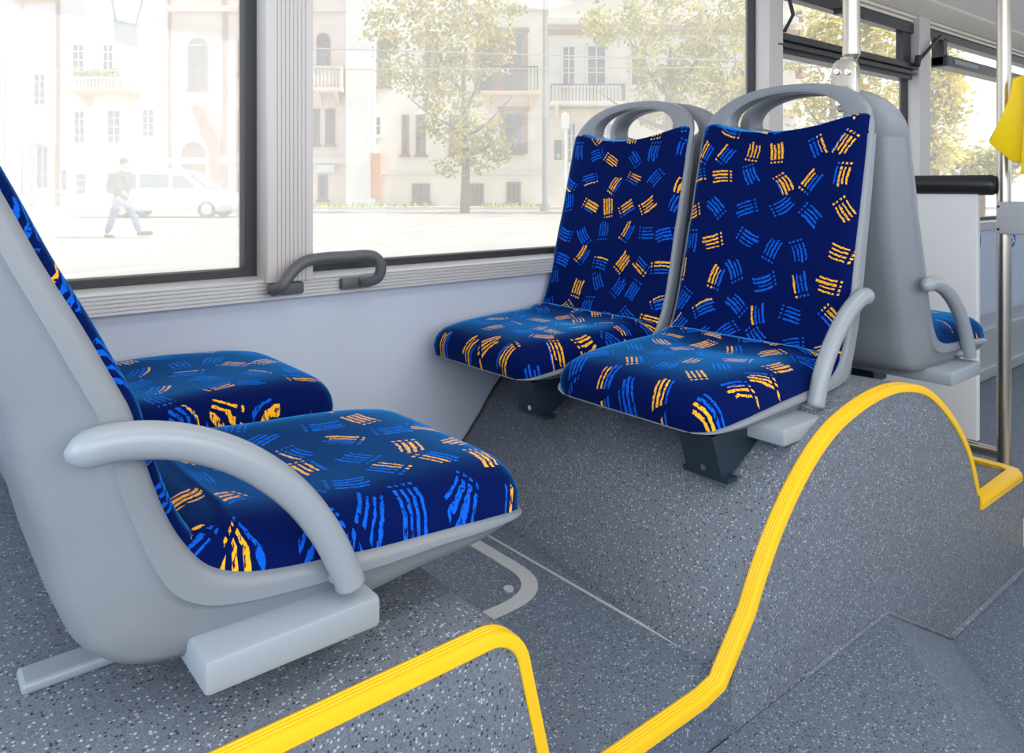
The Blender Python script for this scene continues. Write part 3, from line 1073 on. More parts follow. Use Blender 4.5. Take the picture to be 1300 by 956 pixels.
# rounded clamp plate facing the sitter
pl = [(-0.016, 0.300), (0.016, 0.300), (0.026, 0.290), (0.031, 0.275), (0.030, 0.200), (0.020, 0.176), (-0.012, 0.176), (-0.026, 0.188), (-0.026, 0.205), (-0.020, 0.222), (-0.030, 0.250), (-0.031, 0.272), (-0.026, 0.290)]
b.prism([(py - a, z) for a, z in pl], px - 0.040, px - 0.018, axis='x', bev=0.002)
cl = t.part('clamp_plate', b, 'steel', auto=40)
for (dy, zz) in ((0.014, 0.272), (-0.012, 0.268), (0.010, 0.196)):
    b = MB(); b.tube([(px - 0.040, py + dy, zz), (px - 0.046, py + dy, zz)], [0.0085, 0.007], n=14)
    b.tube([(px - 0.046, py + dy, zz), (px - 0.0475, py + dy, zz)], [0.0035, 0.003], n=6)
    t.part('screw', b, 'chrome', parent=cl, auto=40)

# partition and its pole
PX = 2.75
t = Thing('partition_panel', (PX, 1.29, FLOOR), 'white partition panel with black padded top rail beside the pole', 'partition')
b = MB(); b.box(PX - 0.012, PX + 0.012, 0.94, WY - 0.003, -0.83, -0.02, 0.004)
t.part('panel', b, 'panelwhite')
b = MB(); b.tube([(PX, 0.885, 0.003), (PX, 0.89, 0.003), (PX, 0.90, 0.003), (PX, WY - 0.003, 0.003)], [0.022, 0.028, 0.033, 0.033], n=24)
t.part('padded_rail', b, 'blackpad', auto=50)
b = MB(); b.tube([(PX, 0.872, -0.855), (PX, WY - 0.003, -0.855)], 0.018, n=16)
t.part('lower_bar', b, 'steel', auto=50)
b = MB(); b.cyl((PX, 1.69, FLOOR), 0.018, 0.2, n=14)
t.part('foot', b, 'steel', auto=50)

ppx, ppy = PX, 0.868
t = Thing('partition_pole', (ppx, ppy, FLOOR), 'tall stainless floor to ceiling pole at the edge of the white partition', 'pole')
b = MB(); b.cyl((ppx, ppy, FLOOR), 0.0205, 2.16, n=28)
t.part('tube', b, 'steel', auto=40)
b = MB(); b.cyl((ppx, ppy, FLOOR), 0.04, 0.012, n=24)
t.part('base_flange', b, 'steel', auto=40)
b = MB(); b.box(ppx - 0.035, ppx + 0.035, ppy - 0.16, ppy + 0.012, -0.152, -0.050, 0.006)
cb = t.part('grey_clamp_box', b, 'grey_plastic', auto=40)
for zz in (-0.065, -0.137):
    b = MB(); b.tube([(ppx - 0.035, ppy + 0.004, zz), (ppx - 0.037, ppy + 0.004, zz)], 0.004, n=8)
    t.part('screw', b, 'chrome', parent=cb)

# yellow ticket validator on the pole
vx = 2.66
t = Thing('ticket_validator', (vx, 0.80, 0.05), 'yellow angular ticket machine mounted on the partition pole', 'ticket machine')
b = MB()
poly = [(0.822, 0.395), (0.822, 0.280), (0.888, 0.150), (0.884, 0.128), (0.828, 0.088), (0.818, 0.075), (0.62, 0.045), (0.60, 0.41), (0.75, 0.415)]
poly = [(0.806, 0.325), (0.806, 0.255), (0.866, 0.140), (0.864, 0.130), (0.806, 0.075), (0.66, 0.035), (0.66, 0.345), (0.762, 0.345), (0.765, 0.325)]
b.prism(poly, vx - 0.05, vx + 0.07, axis='x', bev=0.006)
t.part('housing', b, 'yellow_plastic', auto=40)
b = MB()
b.prism([(0.758, 0.350), (0.60, 0.36), (0.60, 0.025), (0.774, 0.035)], vx - 0.075, vx - 0.051, axis='x', bev=0.004)
t.part('front_cover', b, 'yellow_plastic', auto=40)
b = MB(); b.cyl((ppx + 0.02, 0.76, -0.05), 0.014, 0.10, n=12)
t.part('cable_tube', b, 'grey_plastic', auto=40)

# cover added out of view to go with the ceiling fill
b = MB(); b.box(0.0, 3.2, 0.02, 0.28, 1.145, 1.172, 0.006)
single('ceiling_light_cover', b, 'panelwhite', 'long pale light cover in the ceiling above the aisle', 'ceiling light')

# ================================================================== THE STREET (coordinates: l right, d away, z)
GZ = -1.2


def LZ(u, v, d):
    return (u - 650) / 966 * d, (236 - v) / 966 * d


b = MB(); b.box(-60, 120, 3.0, 40.2, GZ - 0.2, GZ)
single('street_ground', b, 'asphalt', kind='structure', street=True)
b = MB(); b.box(-60, 120, 38.6, 60, GZ - 0.1, GZ + 0.12)
single('pavement_ground', b, 'pave', kind='structure', street=True)


def road_line(u0, v0, u1, v1, wpx, name='trim_road', lab=None):
    d0 = 1.2 * 966 / (v0 - 236); d1 = 1.2 * 966 / (v1 - 236)
    l0, l1 = (u0 - 650) / 966 * d0, (u1 - 650) / 966 * d1
    a = Vector((l0, d0)); c = Vector((l1, d1)); t = (c - a).normalized(); n = Vector((-t.y, t.x)) * wpx
    b = MB(); b.prism([tuple(a - n), tuple(c - n), tuple(c + n), tuple(a + n)], GZ, GZ + 0.006, axis='z')
    o = single('road_marking', b, 'paint', lab, 'road marking', 'white painted lines on the street', street=True)
    return o


marks = [(40, 300, 260, 285, 0.14, 'white road line just behind the walking person'),
         (50, 320, 345, 288, 0.09, 'white road line passing under the walking person'),
         (75, 352, 180, 340, 0.10, 'short white road line nearest the bus at lower left'),
         (228, 333, 410, 308, 0.12, 'white dash on the road below the van, near the pillar'),
         (425, 303, 640, 277, 0.09, 'long white road line seen through the middle window'),
         (300, 276.5, 560, 268, 0.12, 'pale line on the far side of the road by the kerb')]
for mk in marks:
    road_line(*mk[:5], lab=mk[5])
for (u, v, wd, lab) in ((170, 258, 1.6, 'grass strip left by the white house door'), (470, 260, 3.0, 'grass strip beneath the orange door'), (655, 264, 1.8, 'grass strip beside the grey street pole')):
    l, _ = LZ(u, v, 39.6)
    b = MB()
    for k in range(60):
        x = l + random.uniform(-wd, wd); y = 39.6 + random.uniform(-0.5, 0.5)
        b.tube([(x, y, GZ + 0.1), (x + random.uniform(-.1, .1), y, GZ + 0.22 + random.random() * .15)], [0.12, 0.02], n=4)
    single('grass_strip', b, 'grass', lab, 'grass', kind='stuff', street=True)

FD = 41.0


def window_on(t, u0, v0, u1, v1, d, frame='wframe', cols=2, rows=3, arch=False, surround=None):
    l0, z1 = LZ(u0, v0, d); l1, z0 = LZ(u1, v1, d)
    y0, y1 = d - 0.10, d + 0.05
    lw = l1 - l0
    b = MB()
    f = 0.09
    if arch:
        r = lw / 2; cx = (l0 + l1) / 2; zc = z1 - r
        outp = [(l0, z0), (l1, z0)] + [(cx + r * cos(a), zc + r * sin(a)) for a in [pi * k / 10 for k in range(11)]]
        inp = [(l0 + f, z0 + f), (l1 - f, z0 + f)] + [(cx + (r - f) * cos(a), zc + (r - f) * sin(a)) for a in [pi * k / 10 for k in range(11)]]
        rings = [[(a[0], y0, a[1]), (c[0], y0, c[1]), (c[0], y1, c[1]), (a[0], y1, a[1])] for a, c in zip(outp, inp)]
        b.loft(rings, loop=True, caps=False)
    else:
        b.box(l0, l1, y0, y1, z0, z0 + f); b.box(l0, l1, y0, y1, z1 - f, z1)
        b.box(l0, l0 + f, y0, y1, z0 + f, z1 - f); b.box(l1 - f, l1, y0, y1, z0 + f, z1 - f)
    for k in range(1, cols):
        x = lerp(l0, l1, k / cols); b.box(x - 0.03, x + 0.03, y0 + 0.02, y1, z0 + f, z1 - f)
    for k in range(1, rows):
        z = lerp(z0, z1, k / rows); b.box(l0 + f, l1 - f, y0 + 0.025, y1, z - 0.025, z + 0.025)
    b.box(l0 - 0.08, l1 + 0.08, d - 0.22, d, z0 - 0.1, z0)
    if surround:
        b.box(l0 - 0.25, l0, d - 0.12, d, z0, z1 + 0.1); b.box(l1, l1 + 0.25, d - 0.12, d, z0, z1 + 0.1)
        b.box(l0 - 0.35, l1 + 0.35, d - 0.18, d, z1 + 0.1, z1 + 0.3)
    fr = t.part('window', b, frame)
    g = MB()
    if arch:
        g.prism(inp, y0 + 0.05, y0 + 0.07)
    else:
        g.box(l0 + f * .5, l1 - f * .5, y0 + 0.05, y0 + 0.07, z0 + f * .5, z1 - f * .5)
    t.part('pane', g, 'wpane', parent=fr)
    return fr


def facade(name, u0, u1, m, label, ztop=16, d=FD, depth=8):
    l0, _ = LZ(u0, 0, d); l1, _ = LZ(u1, 0, d)
    t = Thing(name, ((l0 + l1) / 2, d, GZ), label, 'building', street=True)
    b = MB(); b.box(l0, l1, d, d + depth, GZ, ztop)
    t.part('wall', b, m)
    return t


def band(t, u0, u1, v0, v1, m, d=FD, out=0.25, name='cornice'):
    l0, z1 = LZ(u0, v0, d); l1, z0 = LZ(u1, v1, d)
    b = MB(); b.box(l0, l1, d - out, d + 0.02, z0, z1, 0.03)
    return t.part(name, b, m)


def balcony(t, u0, u1, vtop, vslab, d=FD, kind='iron', slabm='ochre', out=1.1):
    l0, zt = LZ(u0, vtop, d); l1, zs = LZ(u1, vslab, d)
    b = MB(); b.box(l0 - .1, l1 + .1, d - out, d, zs - 0.2, zs, 0.03)
    for x in (l0 + .3, l1 - .3):
        b.prism([(d, zs - 0.2), (d - out * .8, zs - 0.2), (d, zs - 0.9)], x - .1, x + .1, axis='x')
    t.part('balcony_slab', b, slabm)
    b = MB()
    n = max(6, int((l1 - l0) / 0.18))
    rr = 0.02 if kind == 'iron' else 0.055
    for k in range(n + 1):
        x = lerp(l0, l1, k / n)
        if kind == 'iron':
            b.box(x - rr, x + rr, d - out + .05, d - out + .09, zs, zt)
        else:
            b.tube([(x, d - out + .1, zs), (x, d - out + .1, lerp(zs, zt, .35)), (x, d - out + .1, lerp(zs, zt, .7)), (x, d - out + .1, zt)], [.04, .075, .04, .05], n=6)
    for x in (l0, l1):
        for k in range(5):
            y = lerp(d - out + .07, d, k / 5)
            b.box(x - rr, x + rr, y - rr, y + rr, zs, zt)
        b.box(x - .03, x + .03, d - out, d, zt - .05, zt + .02)
    b.box(l0, l1, d - out + .03, d - out + .11, zt - .05, zt + .03)
    t.part('balustrade', b, M['iron'] if kind == 'iron' else M['stone'])


# --- white house at far left
t = facade('house', -90, 214, 'white_wall', 'white rendered house behind the person, with bay balcony and pedimented door')
for (a, bb, c, d_) in ((92, 55, 109, 97), (43, 93, 60, 135), (94, 140, 110, 183), (136, 139, 155, 183), (180, 138, 198, 175), (-12, 140, 4, 190)):
    window_on(t, a, bb, c, d_, FD, 'wframe', 2, 4)
fr = window_on(t, 46, 184, 64, 240, FD, 'wframe', 2, 3)
l0, z1 = LZ(34, 180, FD); l1, z0 = LZ(72, 180, FD)
cx = (l0 + l1) / 2; rr = (l1 - l0) / 2
b = MB()
rings = []
for k in range(15):
    a = pi * k / 14
    rings.append([(cx + q * cos(a), y, z0 - 0.6 + q * sin(a) * 0.8) for q, y in ((rr, FD), (rr, FD - .3), (rr - .18, FD - .3), (rr - .18, FD))])
b.loft(rings)
b.box(l0, l0 + .35, FD - .25, FD, GZ, z0 - .6); b.box(l1 - .35, l1, FD - .25, FD, GZ, z0 - .6)
t.part('door_portal', b, 'stone')
for (a, bb, c, d_) in ((77, 213, 88, 243), (96, 219, 112, 248), (-4, 216, 6, 240)):
    window_on(t, a, bb, c, d_, FD, 'wframe', 1, 3)
band(t, 26, 29, -60, 262, 'stone', out=.15, name='pilaster')
band(t, 72, 76, -60, 262, 'brick', out=.12, name='drainpipe')
band(t, 20, 70, -5, 2, 'ochre', name='cornice'); band(t, 36, 62, 44, 50, 'stone', name='cornice')
l0, z1 = LZ(108, -60, FD); l1, z0 = LZ(178, 126, FD)
b = MB(); b.prism([(l0, FD), (l0 + .6, FD - 1.0), (l1 - .6, FD - 1.0), (l1, FD)], z0 + .9, z1, axis='z')
t.part('bay', b, 'white_wall')
for (a, bb, c, d_) in ((130, 55, 146, 100),):
    window_on(t, a, bb, c, d_, FD - 1.0, 'wframe', 2, 4)
balcony(t, 106, 180, 104, 116, kind='stone', slabm='ochre', out=1.8)
for k, (u, nm) in enumerate(((122, 'flowering plant at the left end of the white house balcony'), (138, 'flowering plant in the middle of the white house balcony'), (163, 'grey green potted bush at the right end of the white house balcony'))):
    tt = Thing('balcony_plant', (*[LZ(u, 110, FD - 1.4)[0], FD - 1.4], LZ(u, 110, FD)[1]), nm, 'plant', street=True)
    l, z = LZ(u, 108, FD)
    b = MB(); b.tube([(l, FD - 1.4, z - .3), (l, FD - 1.4, z)], [.12, .17], n=8); tt.part('pot', b, 'brick')
    b = MB()
    for q in range(60):
        c = Vector((l + random.gauss(0, .22), FD - 1.4 + random.gauss(0, .15), z + .2 + random.random() * .45))
        s = .1; a = Vector((random.gauss(0, 1), random.gauss(0, 1), random.gauss(0, 1))).normalized(); e = a.orthogonal().normalized()
        b.face([c + a * s, c + e * s, c - a * s, c - e * s])
    tt.part('foliage', b, 'leaf1')

# --- pink house
t = facade('house', 214, 441, 'pink_wall', 'pink and stone house with arched doorway and balustraded balcony, right of the white house')
window_on(t, 239, 48, 264, 114, FD, 'bframe', 2, 3, arch=True)
window_on(t, 303, 47, 320, 95, FD, 'bframe', 2, 3, arch=True)
window_on(t, 303, 140, 320, 187, FD, 'bframe', 2, 3); window_on(t, 303, 220, 318, 256, FD, 'bframe', 2, 2)
window_on(t, 402, 42, 419, 84, FD, 'bframe', 2, 3, arch=True)
window_on(t, 413, 138, 425, 184, FD, 'bframe', 1, 3); window_on(t, 398, 138, 406, 184, FD, 'bframe', 1, 3)
window_on(t, 404, 222, 416, 254, FD, 'bframe', 1, 2)
balcony(t, 400, 437, 88, 114, kind='stone', slabm='pink_wall', out=1.0)
band(t, 283, 289, -60, 262, 'brick', out=.12, name='drainpipe')
band(t, 214, 217, -60, 262, 'brick', out=.12, name='drainpipe')
band(t, 214, 441, 8, 16, 'stone'); band(t, 214, 441, 200, 208, 'stone', out=.2)
band(t, 402, 426, 209, 219, 'wframe', out=.3, name='sign_board')
# arched doorway with stone portal and brown gable
l0, _ = LZ(232, 0, FD); l1, _ = LZ(264, 0, FD); cx = (l0 + l1) / 2; rr = (l1 - l0) / 2
_, zc = LZ(0, 196, FD)
b = MB(); b.prism([(l0, GZ), (l1, GZ)] + [(cx + rr * cos(pi * k / 12), zc + rr * sin(pi * k / 12)) for k in range(13)], FD - 0.08, FD + 0.02)
dr = t.part('arched_door', b, 'bframe')
b = MB()
outp = [(l0 - .35, GZ)] + [(cx - (rr + .35) * cos(pi * k / 12), zc + (rr + .35) * sin(pi * k / 12)) for k in range(13)] + [(l1 + .35, GZ)]
inp = [(l0, GZ)] + [(cx - rr * cos(pi * k / 12), zc + rr * sin(pi * k / 12)) for k in range(13)] + [(l1, GZ)]
b.loft([[(a[0], FD - .35, a[1]), (c[0], FD - .35, c[1]), (c[0], FD, c[1]), (a[0], FD, a[1])] for a, c in zip(outp, inp)])
t.part('door_arch', b, 'stone')
b = MB(); b.prism([LZ(246, 134, FD), LZ(258, 134, FD), LZ(281, 176, FD), LZ(279, 232, FD), LZ(271, 235, FD), LZ(268, 190, FD), LZ(258, 168, FD)], FD - 0.4, FD)
t.part('gable_moulding', b, 'brick')

# --- cream house, middle window
t = facade('house', 441, 694, 'cream_wall', 'cream house with orange door and iron balconies, behind the middle tree')
band(t, 441, 478, -60, 262, 'white_wall', out=.5, name='corner_block')
window_on(t, 471, 147, 485, 173, FD, 'wframe', 1, 2)
l0, z1 = LZ(473, 195, FD); l1, z0 = LZ(485, 251, FD)
b = MB(); b.box(l0, l1, FD - .56, FD + .02, z0, z1); b.box(l0 + .1, l1 - .1, FD - .6, FD, lerp(z0, z1, .55), z1 - .1); b.box(l0 + .1, l1 - .1, FD - .6, FD, z0 + .1, lerp(z0, z1, .5))
t.part('door', b, 'door_orange')
for (a, bb, c, d_) in ((510, 146, 519, 197), (528, 146, 541, 197), (640, 143, 664, 195), (608, 60, 626, 116), (638, 43, 664, 116), (570, 146, 584, 197), (480, 50, 496, 110), (540, 40, 556, 110)):
    window_on(t, a, bb, c, d_, FD, 'bframe', 2, 3, surround=(a > 600))
for (a, bb, c, d_) in ((523, 233, 546, 256), (643, 231, 661, 258), (596, 233, 614, 262)):
    window_on(t, a, bb, c, d_, FD, 'bframe', 3, 2)
balcony(t, 613, 682, 88, 118, kind='iron', slabm='ochre', out=1.0)
band(t, 600, 694, 217, 222, 'stone', out=.2); band(t, 441, 600, 218, 222, 'stone', out=.15)
band(t, 600, 694, 5, 14, 'stone', out=.3)

# --- grey building right
t = facade('house', 696, 1010, 'grey_wall', 'grey beige house with iron balcony, half hidden behind the right tree')
for (a, bb, c, d_) in ((713, 58, 731, 110), (744, 57, 770, 110), (838, 83, 862, 112), (900, 76, 916, 106), (800, 57, 822, 110), (719, 155, 732, 208), (760, 155, 778, 208), (950, 60, 966, 110)):
    window_on(t, a, bb, c, d_, FD, 'wframe', 2, 3)
balcony(t, 699, 790, 110, 131, kind='iron', slabm='stone', out=1.0)
band(t, 692, 1010, 24, 33, 'stone', out=.5); band(t, 696, 1010, 38, 44, 'brick', out=.15)
band(t, 696, 1010, 139, 147, 'ochre', out=.3)
t = facade('tower_block', 1002, 1040, 'white_wall', 'pale tall block glimpsed behind the autumn trees through the hopper window', ztop=20, d=50)
for k in range(5):
    window_on(t, 1006, -10 + k * 24, 1018, 2 + k * 24, 50, 'bframe', 2, 1)

# --- poles, traffic light, reflection board, wires
l, _ = LZ(692, 0, 36)
t = Thing('street_pole', (l, 36, GZ), 'tall grey street pole in front of the corner of the cream house', 'pole', street=True)
b = MB(); b.tube([(l, 36, GZ), (l, 36, 9.5)], [.15, .12], n=14); t.part('shaft', b, 'pole_grey', auto=40)
b = MB(); b.tube([(l, 36, GZ), (l, 36, GZ + .35)], .24, n=14); t.part('base', b, 'pole_grey', auto=40)
l, _ = LZ(8, 0, 35)
t = Thing('street_pole', (l, 35, GZ), 'thin grey pole at the far left in front of the white house', 'pole', street=True)
b = MB(); b.tube([(l, 35, GZ), (l, 35, 6.2)], [.11, .07], n=12); t.part('shaft', b, 'pole_grey', auto=40)
b = MB(); b.tube([(l, 35, GZ), (l, 35, GZ + .3)], .18, n=14); t.part('base', b, 'pole_grey', auto=40)

l, z1 = LZ(717, 145, 30)
t = Thing('traffic_light', (l, 30, GZ), 'traffic light on a white post seen left of the window seat back', 'traffic light', street=True)
b = MB(); b.tube([(l, 30, GZ), (l, 30, z1 + .1)], .07, n=12); t.part('post', b, 'wframe', auto=40)
b = MB(); b.box(l - .16, l + .16, 29.8, 29.95, z1 - .6, z1, .02); t.part('back_plate', b, 'wframe')
b = MB(); b.box(l - .42, l - .12, 29.75, 30.05, LZ(0, 203, 30)[1], LZ(0, 178, 30)[1], .03); hd = t.part('signal_head', b, 'iron')
for k, m in enumerate(('iron', 'iron', 'green')):
    z = LZ(0, 183 + k * 7.5, 30)[1]
    b = MB(); b.tube([(l - .27, 29.76, z), (l - .27, 29.70, z)], .085, n=14, up=(0, 0, 1)); t.part('lens', b, m, parent=hd, label='green signal lens' if m == 'green' else None)

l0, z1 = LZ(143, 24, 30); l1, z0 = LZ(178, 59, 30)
t = Thing('overhead_sign', ((l0 + l1) / 2, 30, z0), 'grey tilted board hanging above the street before the white house', 'sign', street=True)  # solid grey board put in place of a reflection in the glass
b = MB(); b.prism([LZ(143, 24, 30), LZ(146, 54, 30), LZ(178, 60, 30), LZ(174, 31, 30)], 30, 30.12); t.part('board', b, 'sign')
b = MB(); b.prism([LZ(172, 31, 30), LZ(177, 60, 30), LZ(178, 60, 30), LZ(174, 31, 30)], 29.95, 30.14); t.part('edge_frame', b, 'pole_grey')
b = MB(); b.tube([(l0 + .1, 30.06, z1 - .05), (l0 - .4, 30.06, 9.0)], .02, n=6); b.tube([(l1 - .2, 30.06, z1 - .2), (l1 + .5, 30.06, 9.0)], .02, n=6); t.part('hanger', b, 'iron')  # invented hangers for the reflection board
for (ua, va, ub, vb, dd, lab) in ((-200, 44, 1100, 82, 22, 'upper thin trolley wire over the street'), (-200, 92, 1200, 84, 26, 'lower thin trolley wire over the street')):
    a = LZ(ua, va, dd); c = LZ(ub, vb, dd)
    b = MB(); b.tube([(a[0], dd, a[1]), (c[0], dd, c[1])], 0.018, n=5)
    single('overhead_wire', b, 'pole_grey', lab, 'wire', street=True)


# --- trees
def tree(name, u, d, trunk_r, branches, blobs, leaves, m, label, size=.16, trunk_top_v=60):
    l, _ = LZ(u, 0, d)
    t = Thing(name, (l, d, GZ), label, 'tree', 'street trees in autumn leaf', street=True)
    _, zt = LZ(0, trunk_top_v, d)
    b = MB()
    pth = smoothpath([(l, d, GZ), (l + .05, d, GZ + (zt - GZ) * .35), (l - .08, d, GZ + (zt - GZ) * .7), (l + .05, d, zt)], 4)
    b.tube(pth, [trunk_r * (1 - .75 * i / (len(pth) - 1)) for i in range(len(pth))], n=10, up=(0, 1, 0))
    for (f, du, dv) in branches:
        z0 = GZ + (zt - GZ) * f
        p0 = Vector((l, d, z0)); p1 = Vector((l + du / 966 * d, d + random.uniform(-1, 1), z0 - dv / 966 * d))
        mid = (p0 + p1) / 2 + Vector((0, 0, -.2))
        b.tube(smoothpath([p0, mid, p1], 3), [trunk_r * .45 * (1 - .13 * i) for i in range(7)], n=6, up=(0, 1, 0))
    t.part('trunk', b, 'bark', auto=60)
    b = MB()
    tot = sum(r1 * r2 for _, _, r1, r2 in blobs)
    for (bu, bv, r1, r2) in blobs:
        c0 = Vector((LZ(bu, bv, d)[0], d, LZ(bu, bv, d)[1])); a1 = r1 / 966 * d; a2 = r2 / 966 * d
        cnt = int(leaves * r1 * r2 / tot)
        # leaves gather on small twig clusters
        nc = max(4, cnt // 22)
        cl = []
        for q in range(nc):
            v = Vector((random.gauss(0, 1), random.gauss(0, 1), random.gauss(0, 1))).normalized() * random.random() ** .4
            cl.append(c0 + Vector((v.x * a1, v.y * min(a1, 1.8), v.z * a2)))
        for q in range(cnt):
            c = random.choice(cl) + Vector((random.gauss(0, .22), random.gauss(0, .22), random.gauss(0, .2)))
            s = size * random.uniform(.6, 1.3)
            a = Vector((random.gauss(0, 1), random.gauss(0, 1), random.gauss(0, 1))).normalized()
            e = a.orthogonal().normalized()
            b.face([c + a * s, c + e * s * .6, c - a * s, c - e * s * .6])
    t.part('foliage', b, m)
    return t


tree('street_tree', 590, 34, .22, [(.5, -70, -40), (.45, 60, -50), (.6, 30, -80), (.7, -50, -90), (.35, 45, -20)],
     [(535, 25, 70, 45), (590, 60, 60, 60), (510, 85, 35, 35), (560, 120, 40, 35), (600, 160, 42, 40), (585, 200, 34, 22), (620, 20, 40, 50), (480, 35, 22, 30), (625, 195, 26, 30), (555, 165, 20, 18)],
     5200, 'leaf1', 'slim tree with yellowing leaves in front of the cream house, middle window', .13)
tree('street_tree', 850, 33, .26, [(.5, -90, -50), (.5, 70, -50), (.7, -50, -80), (.7, 60, -90), (.6, 10, -70)],
     [(800, 30, 60, 40), (870, 30, 70, 50), (930, 40, 50, 60), (850, 90, 60, 40), (760, 40, 26, 20), (900, 120, 60, 50), (840, 135, 40, 30), (940, 110, 40, 60)],
     5600, 'leaf2', 'broad light green tree behind the arch seats, before the grey house', .14)
tree('street_tree', 1060, 27, .2, [(.5, -40, -40), (.5, 30, -50), (.7, 20, -60)],
     [(1060, 20, 50, 40), (1040, 80, 40, 60), (1090, 60, 45, 60), (1120, 120, 40, 70), (1060, 150, 50, 50), (1130, 40, 30, 60)],
     4800, 'leaf3', 'bright yellow tree seen through the hopper window behind the pole', .12)
tree('street_tree', 1185, 24, .16, [(.5, -20, -30), (.5, 20, -40), (.7, 10, -60)],
     [(1190, 80, 22, 60), (1200, 150, 22, 60), (1185, 190, 22, 30), (1212, 110, 14, 50)],
     2400, 'leaf3', 'drooping yellow birch seen left of the white partition pole', .11)
tree('street_tree', 1245, 30, .16, [(.5, -20, -10), (.5, 20, -10)],
     [(1225, 205, 30, 18), (1255, 208, 28, 18), (1285, 205, 26, 20)],
     1500, 'leaf2', 'low green trees above the black padded rail', .14, trunk_top_v=205)


# --- cars
def car(u, v, d, length, height, facing, paint, label, prof, cabin, wheels, name='car'):
    l0, _ = LZ(u, v, d)
    t = Thing(name, (l0 + length / 2, d, GZ), label, 'car', street=True)
    L_, Hh = length, height

    def px(p): return l0 + (p if facing > 0 else 1 - p) * L_

    def pz(q): return GZ + q * Hh
    wdt = 1.75
    b = MB()
    rings = []
    for (y, ins) in ((0, .03), (.06, 0.0), (.3, 0), (wdt - .3, 0), (wdt - .06, 0), (wdt, .03)):
        ring = []
        for (p, q) in prof:
            qq = q if q < .55 else q - ins * .4
            pp = lerp(p, .5, ins * .3)
            ring.append((px(pp), d + y, pz(qq)))
        rings.append(ring)
    b.loft(rings)
    t.part('body', b, paint, auto=35)
    # cabin leans inwards
    b = MB()
    rings = []
    for (y, s) in ((0.06, 0.0), (.20, 1.0), (wdt - .20, 1.0), (wdt - .06, 0.0)):
        rings.append([(px(p), d + y, pz(lerp(.52, q, s))) for (p, q) in cabin])
    b.loft(rings)
    t.part('roof', b, paint, auto=30)
    ct = cabin
    # glazing on the near side and windscreen
    def glaze(p0, p1, q0, q1, sl0=0, sl1=0):
        def yy(q):
            return d + 0.06 + .14 * (q - .52) / (max(c[1] for c in cabin) - .52) - .012
        g = MB(); pts = [(px(p0), yy(q0), pz(q0)), (px(p1), yy(q0), pz(q0)), (px(p1 - sl1), yy(q1), pz(q1)), (px(p0 + sl0), yy(q1), pz(q1))]
        g.face(pts); g.face([(a, y + .02, c) for a, y, c in pts])
        g.loft([pts, [(a, y + .02, c) for a, y, c in pts]])
        t.part('side_window', g, 'carglass')
    for gz in wheels['glass']:
        glaze(*gz)
    g = MB()
    (pa, qa), (pb, qb) = wheels['screen']
    a = [(px(pa) , d + .22, pz(qa)), (px(pa), d + wdt - .22, pz(qa)), (px(pb), d + wdt - .3, pz(qb)), (px(pb), d + .3, pz(qb))]
    dx = 0.02 * facing
    g.loft([a, [(x + dx, y, z + .02) for x, y, z in a]])
    t.part('windscreen', g, 'carglass')
    r = .32
    for p in wheels['at']:
        for y in (d - .02, d + wdt - .2):
            g = MB(); g.tube([(px(p), y, GZ + r), (px(p), y + .22, GZ + r)], r, n=22, up=(0, 0, 1))
            wh = t.part('wheel', g, 'tyre', auto=40)
            g = MB(); g.tube([(px(p), y - .015, GZ + r), (px(p), y + .02, GZ + r)], [r * .62, r * .68], n=18, up=(0, 0, 1))
            t.part('hub_cap', g, 'hub', parent=wh, auto=40)
    for y in (d + .08, d + wdt - .38):
        g = MB(); g.box(min(px(.93), px(.985)), max(px(.93), px(.985)), y, y + .3, pz(.40), pz(.50), .02)
        t.part('headlamp', g, 'lamp')
    g = MB(); g.box(min(px(.90), px(1.005)), max(px(.90), px(1.005)), d - .01, d + wdt + .01, pz(.17), pz(.30), .03)
    t.part('bumper', g, 'grey_plastic')
    return t


mpv_body = [(0.0, .20), (.05, .15), (.17, .15), (.95, .15), (1.0, .22), (1.0, .36), (.985, .44), (.93, .51), (.76, .585), (.02, .585), (.0, .50)]
mpv_cab = [(0.02, .56), (0.03, .97), (.08, 1.0), (.52, 1.0), (.60, .96), (.80, .56)]
car(129, 275, 28.2, 4.86, 1.82, 1, 'carpaint', 'champagne minivan driving on the street behind the walking person', mpv_body, mpv_cab,
    {'glass': [(.06, .25, .62, .90, 0, 0), (.28, .50, .62, .90, 0, 0), (.53, .72, .62, .88, 0, .12)], 'screen': [(.79, .60), (.63, .95)], 'at': (.155, .80)}, name='minivan')
car(-125, 262, 37.5, 5.0, 1.25, 1, 'carpaint2', 'silver grey car nose at the left edge of the photo by the kerb',
    [(0.0, .25), (.05, .2), (.95, .2), (1.0, .3), (1.0, .5), (.97, .6), (.70, .68), (.02, .68), (.0, .55)], [(0.06, .65), (.15, 1.0), (.48, 1.0), (.55, .97), (.68, .65)],
    {'glass': [(.2, .35, .70, .92, 0, 0), (.38, .58, .70, .92, 0, .08)], 'screen': [(.67, .68), (.54, .96)], 'at': (.18, .82)}, name='sedan')

# --- person crossing the street
PD = 17.6


def PP(u, v, dy=0.0):
    l, z = LZ(u, v, PD)
    return (l, PD + dy, z)


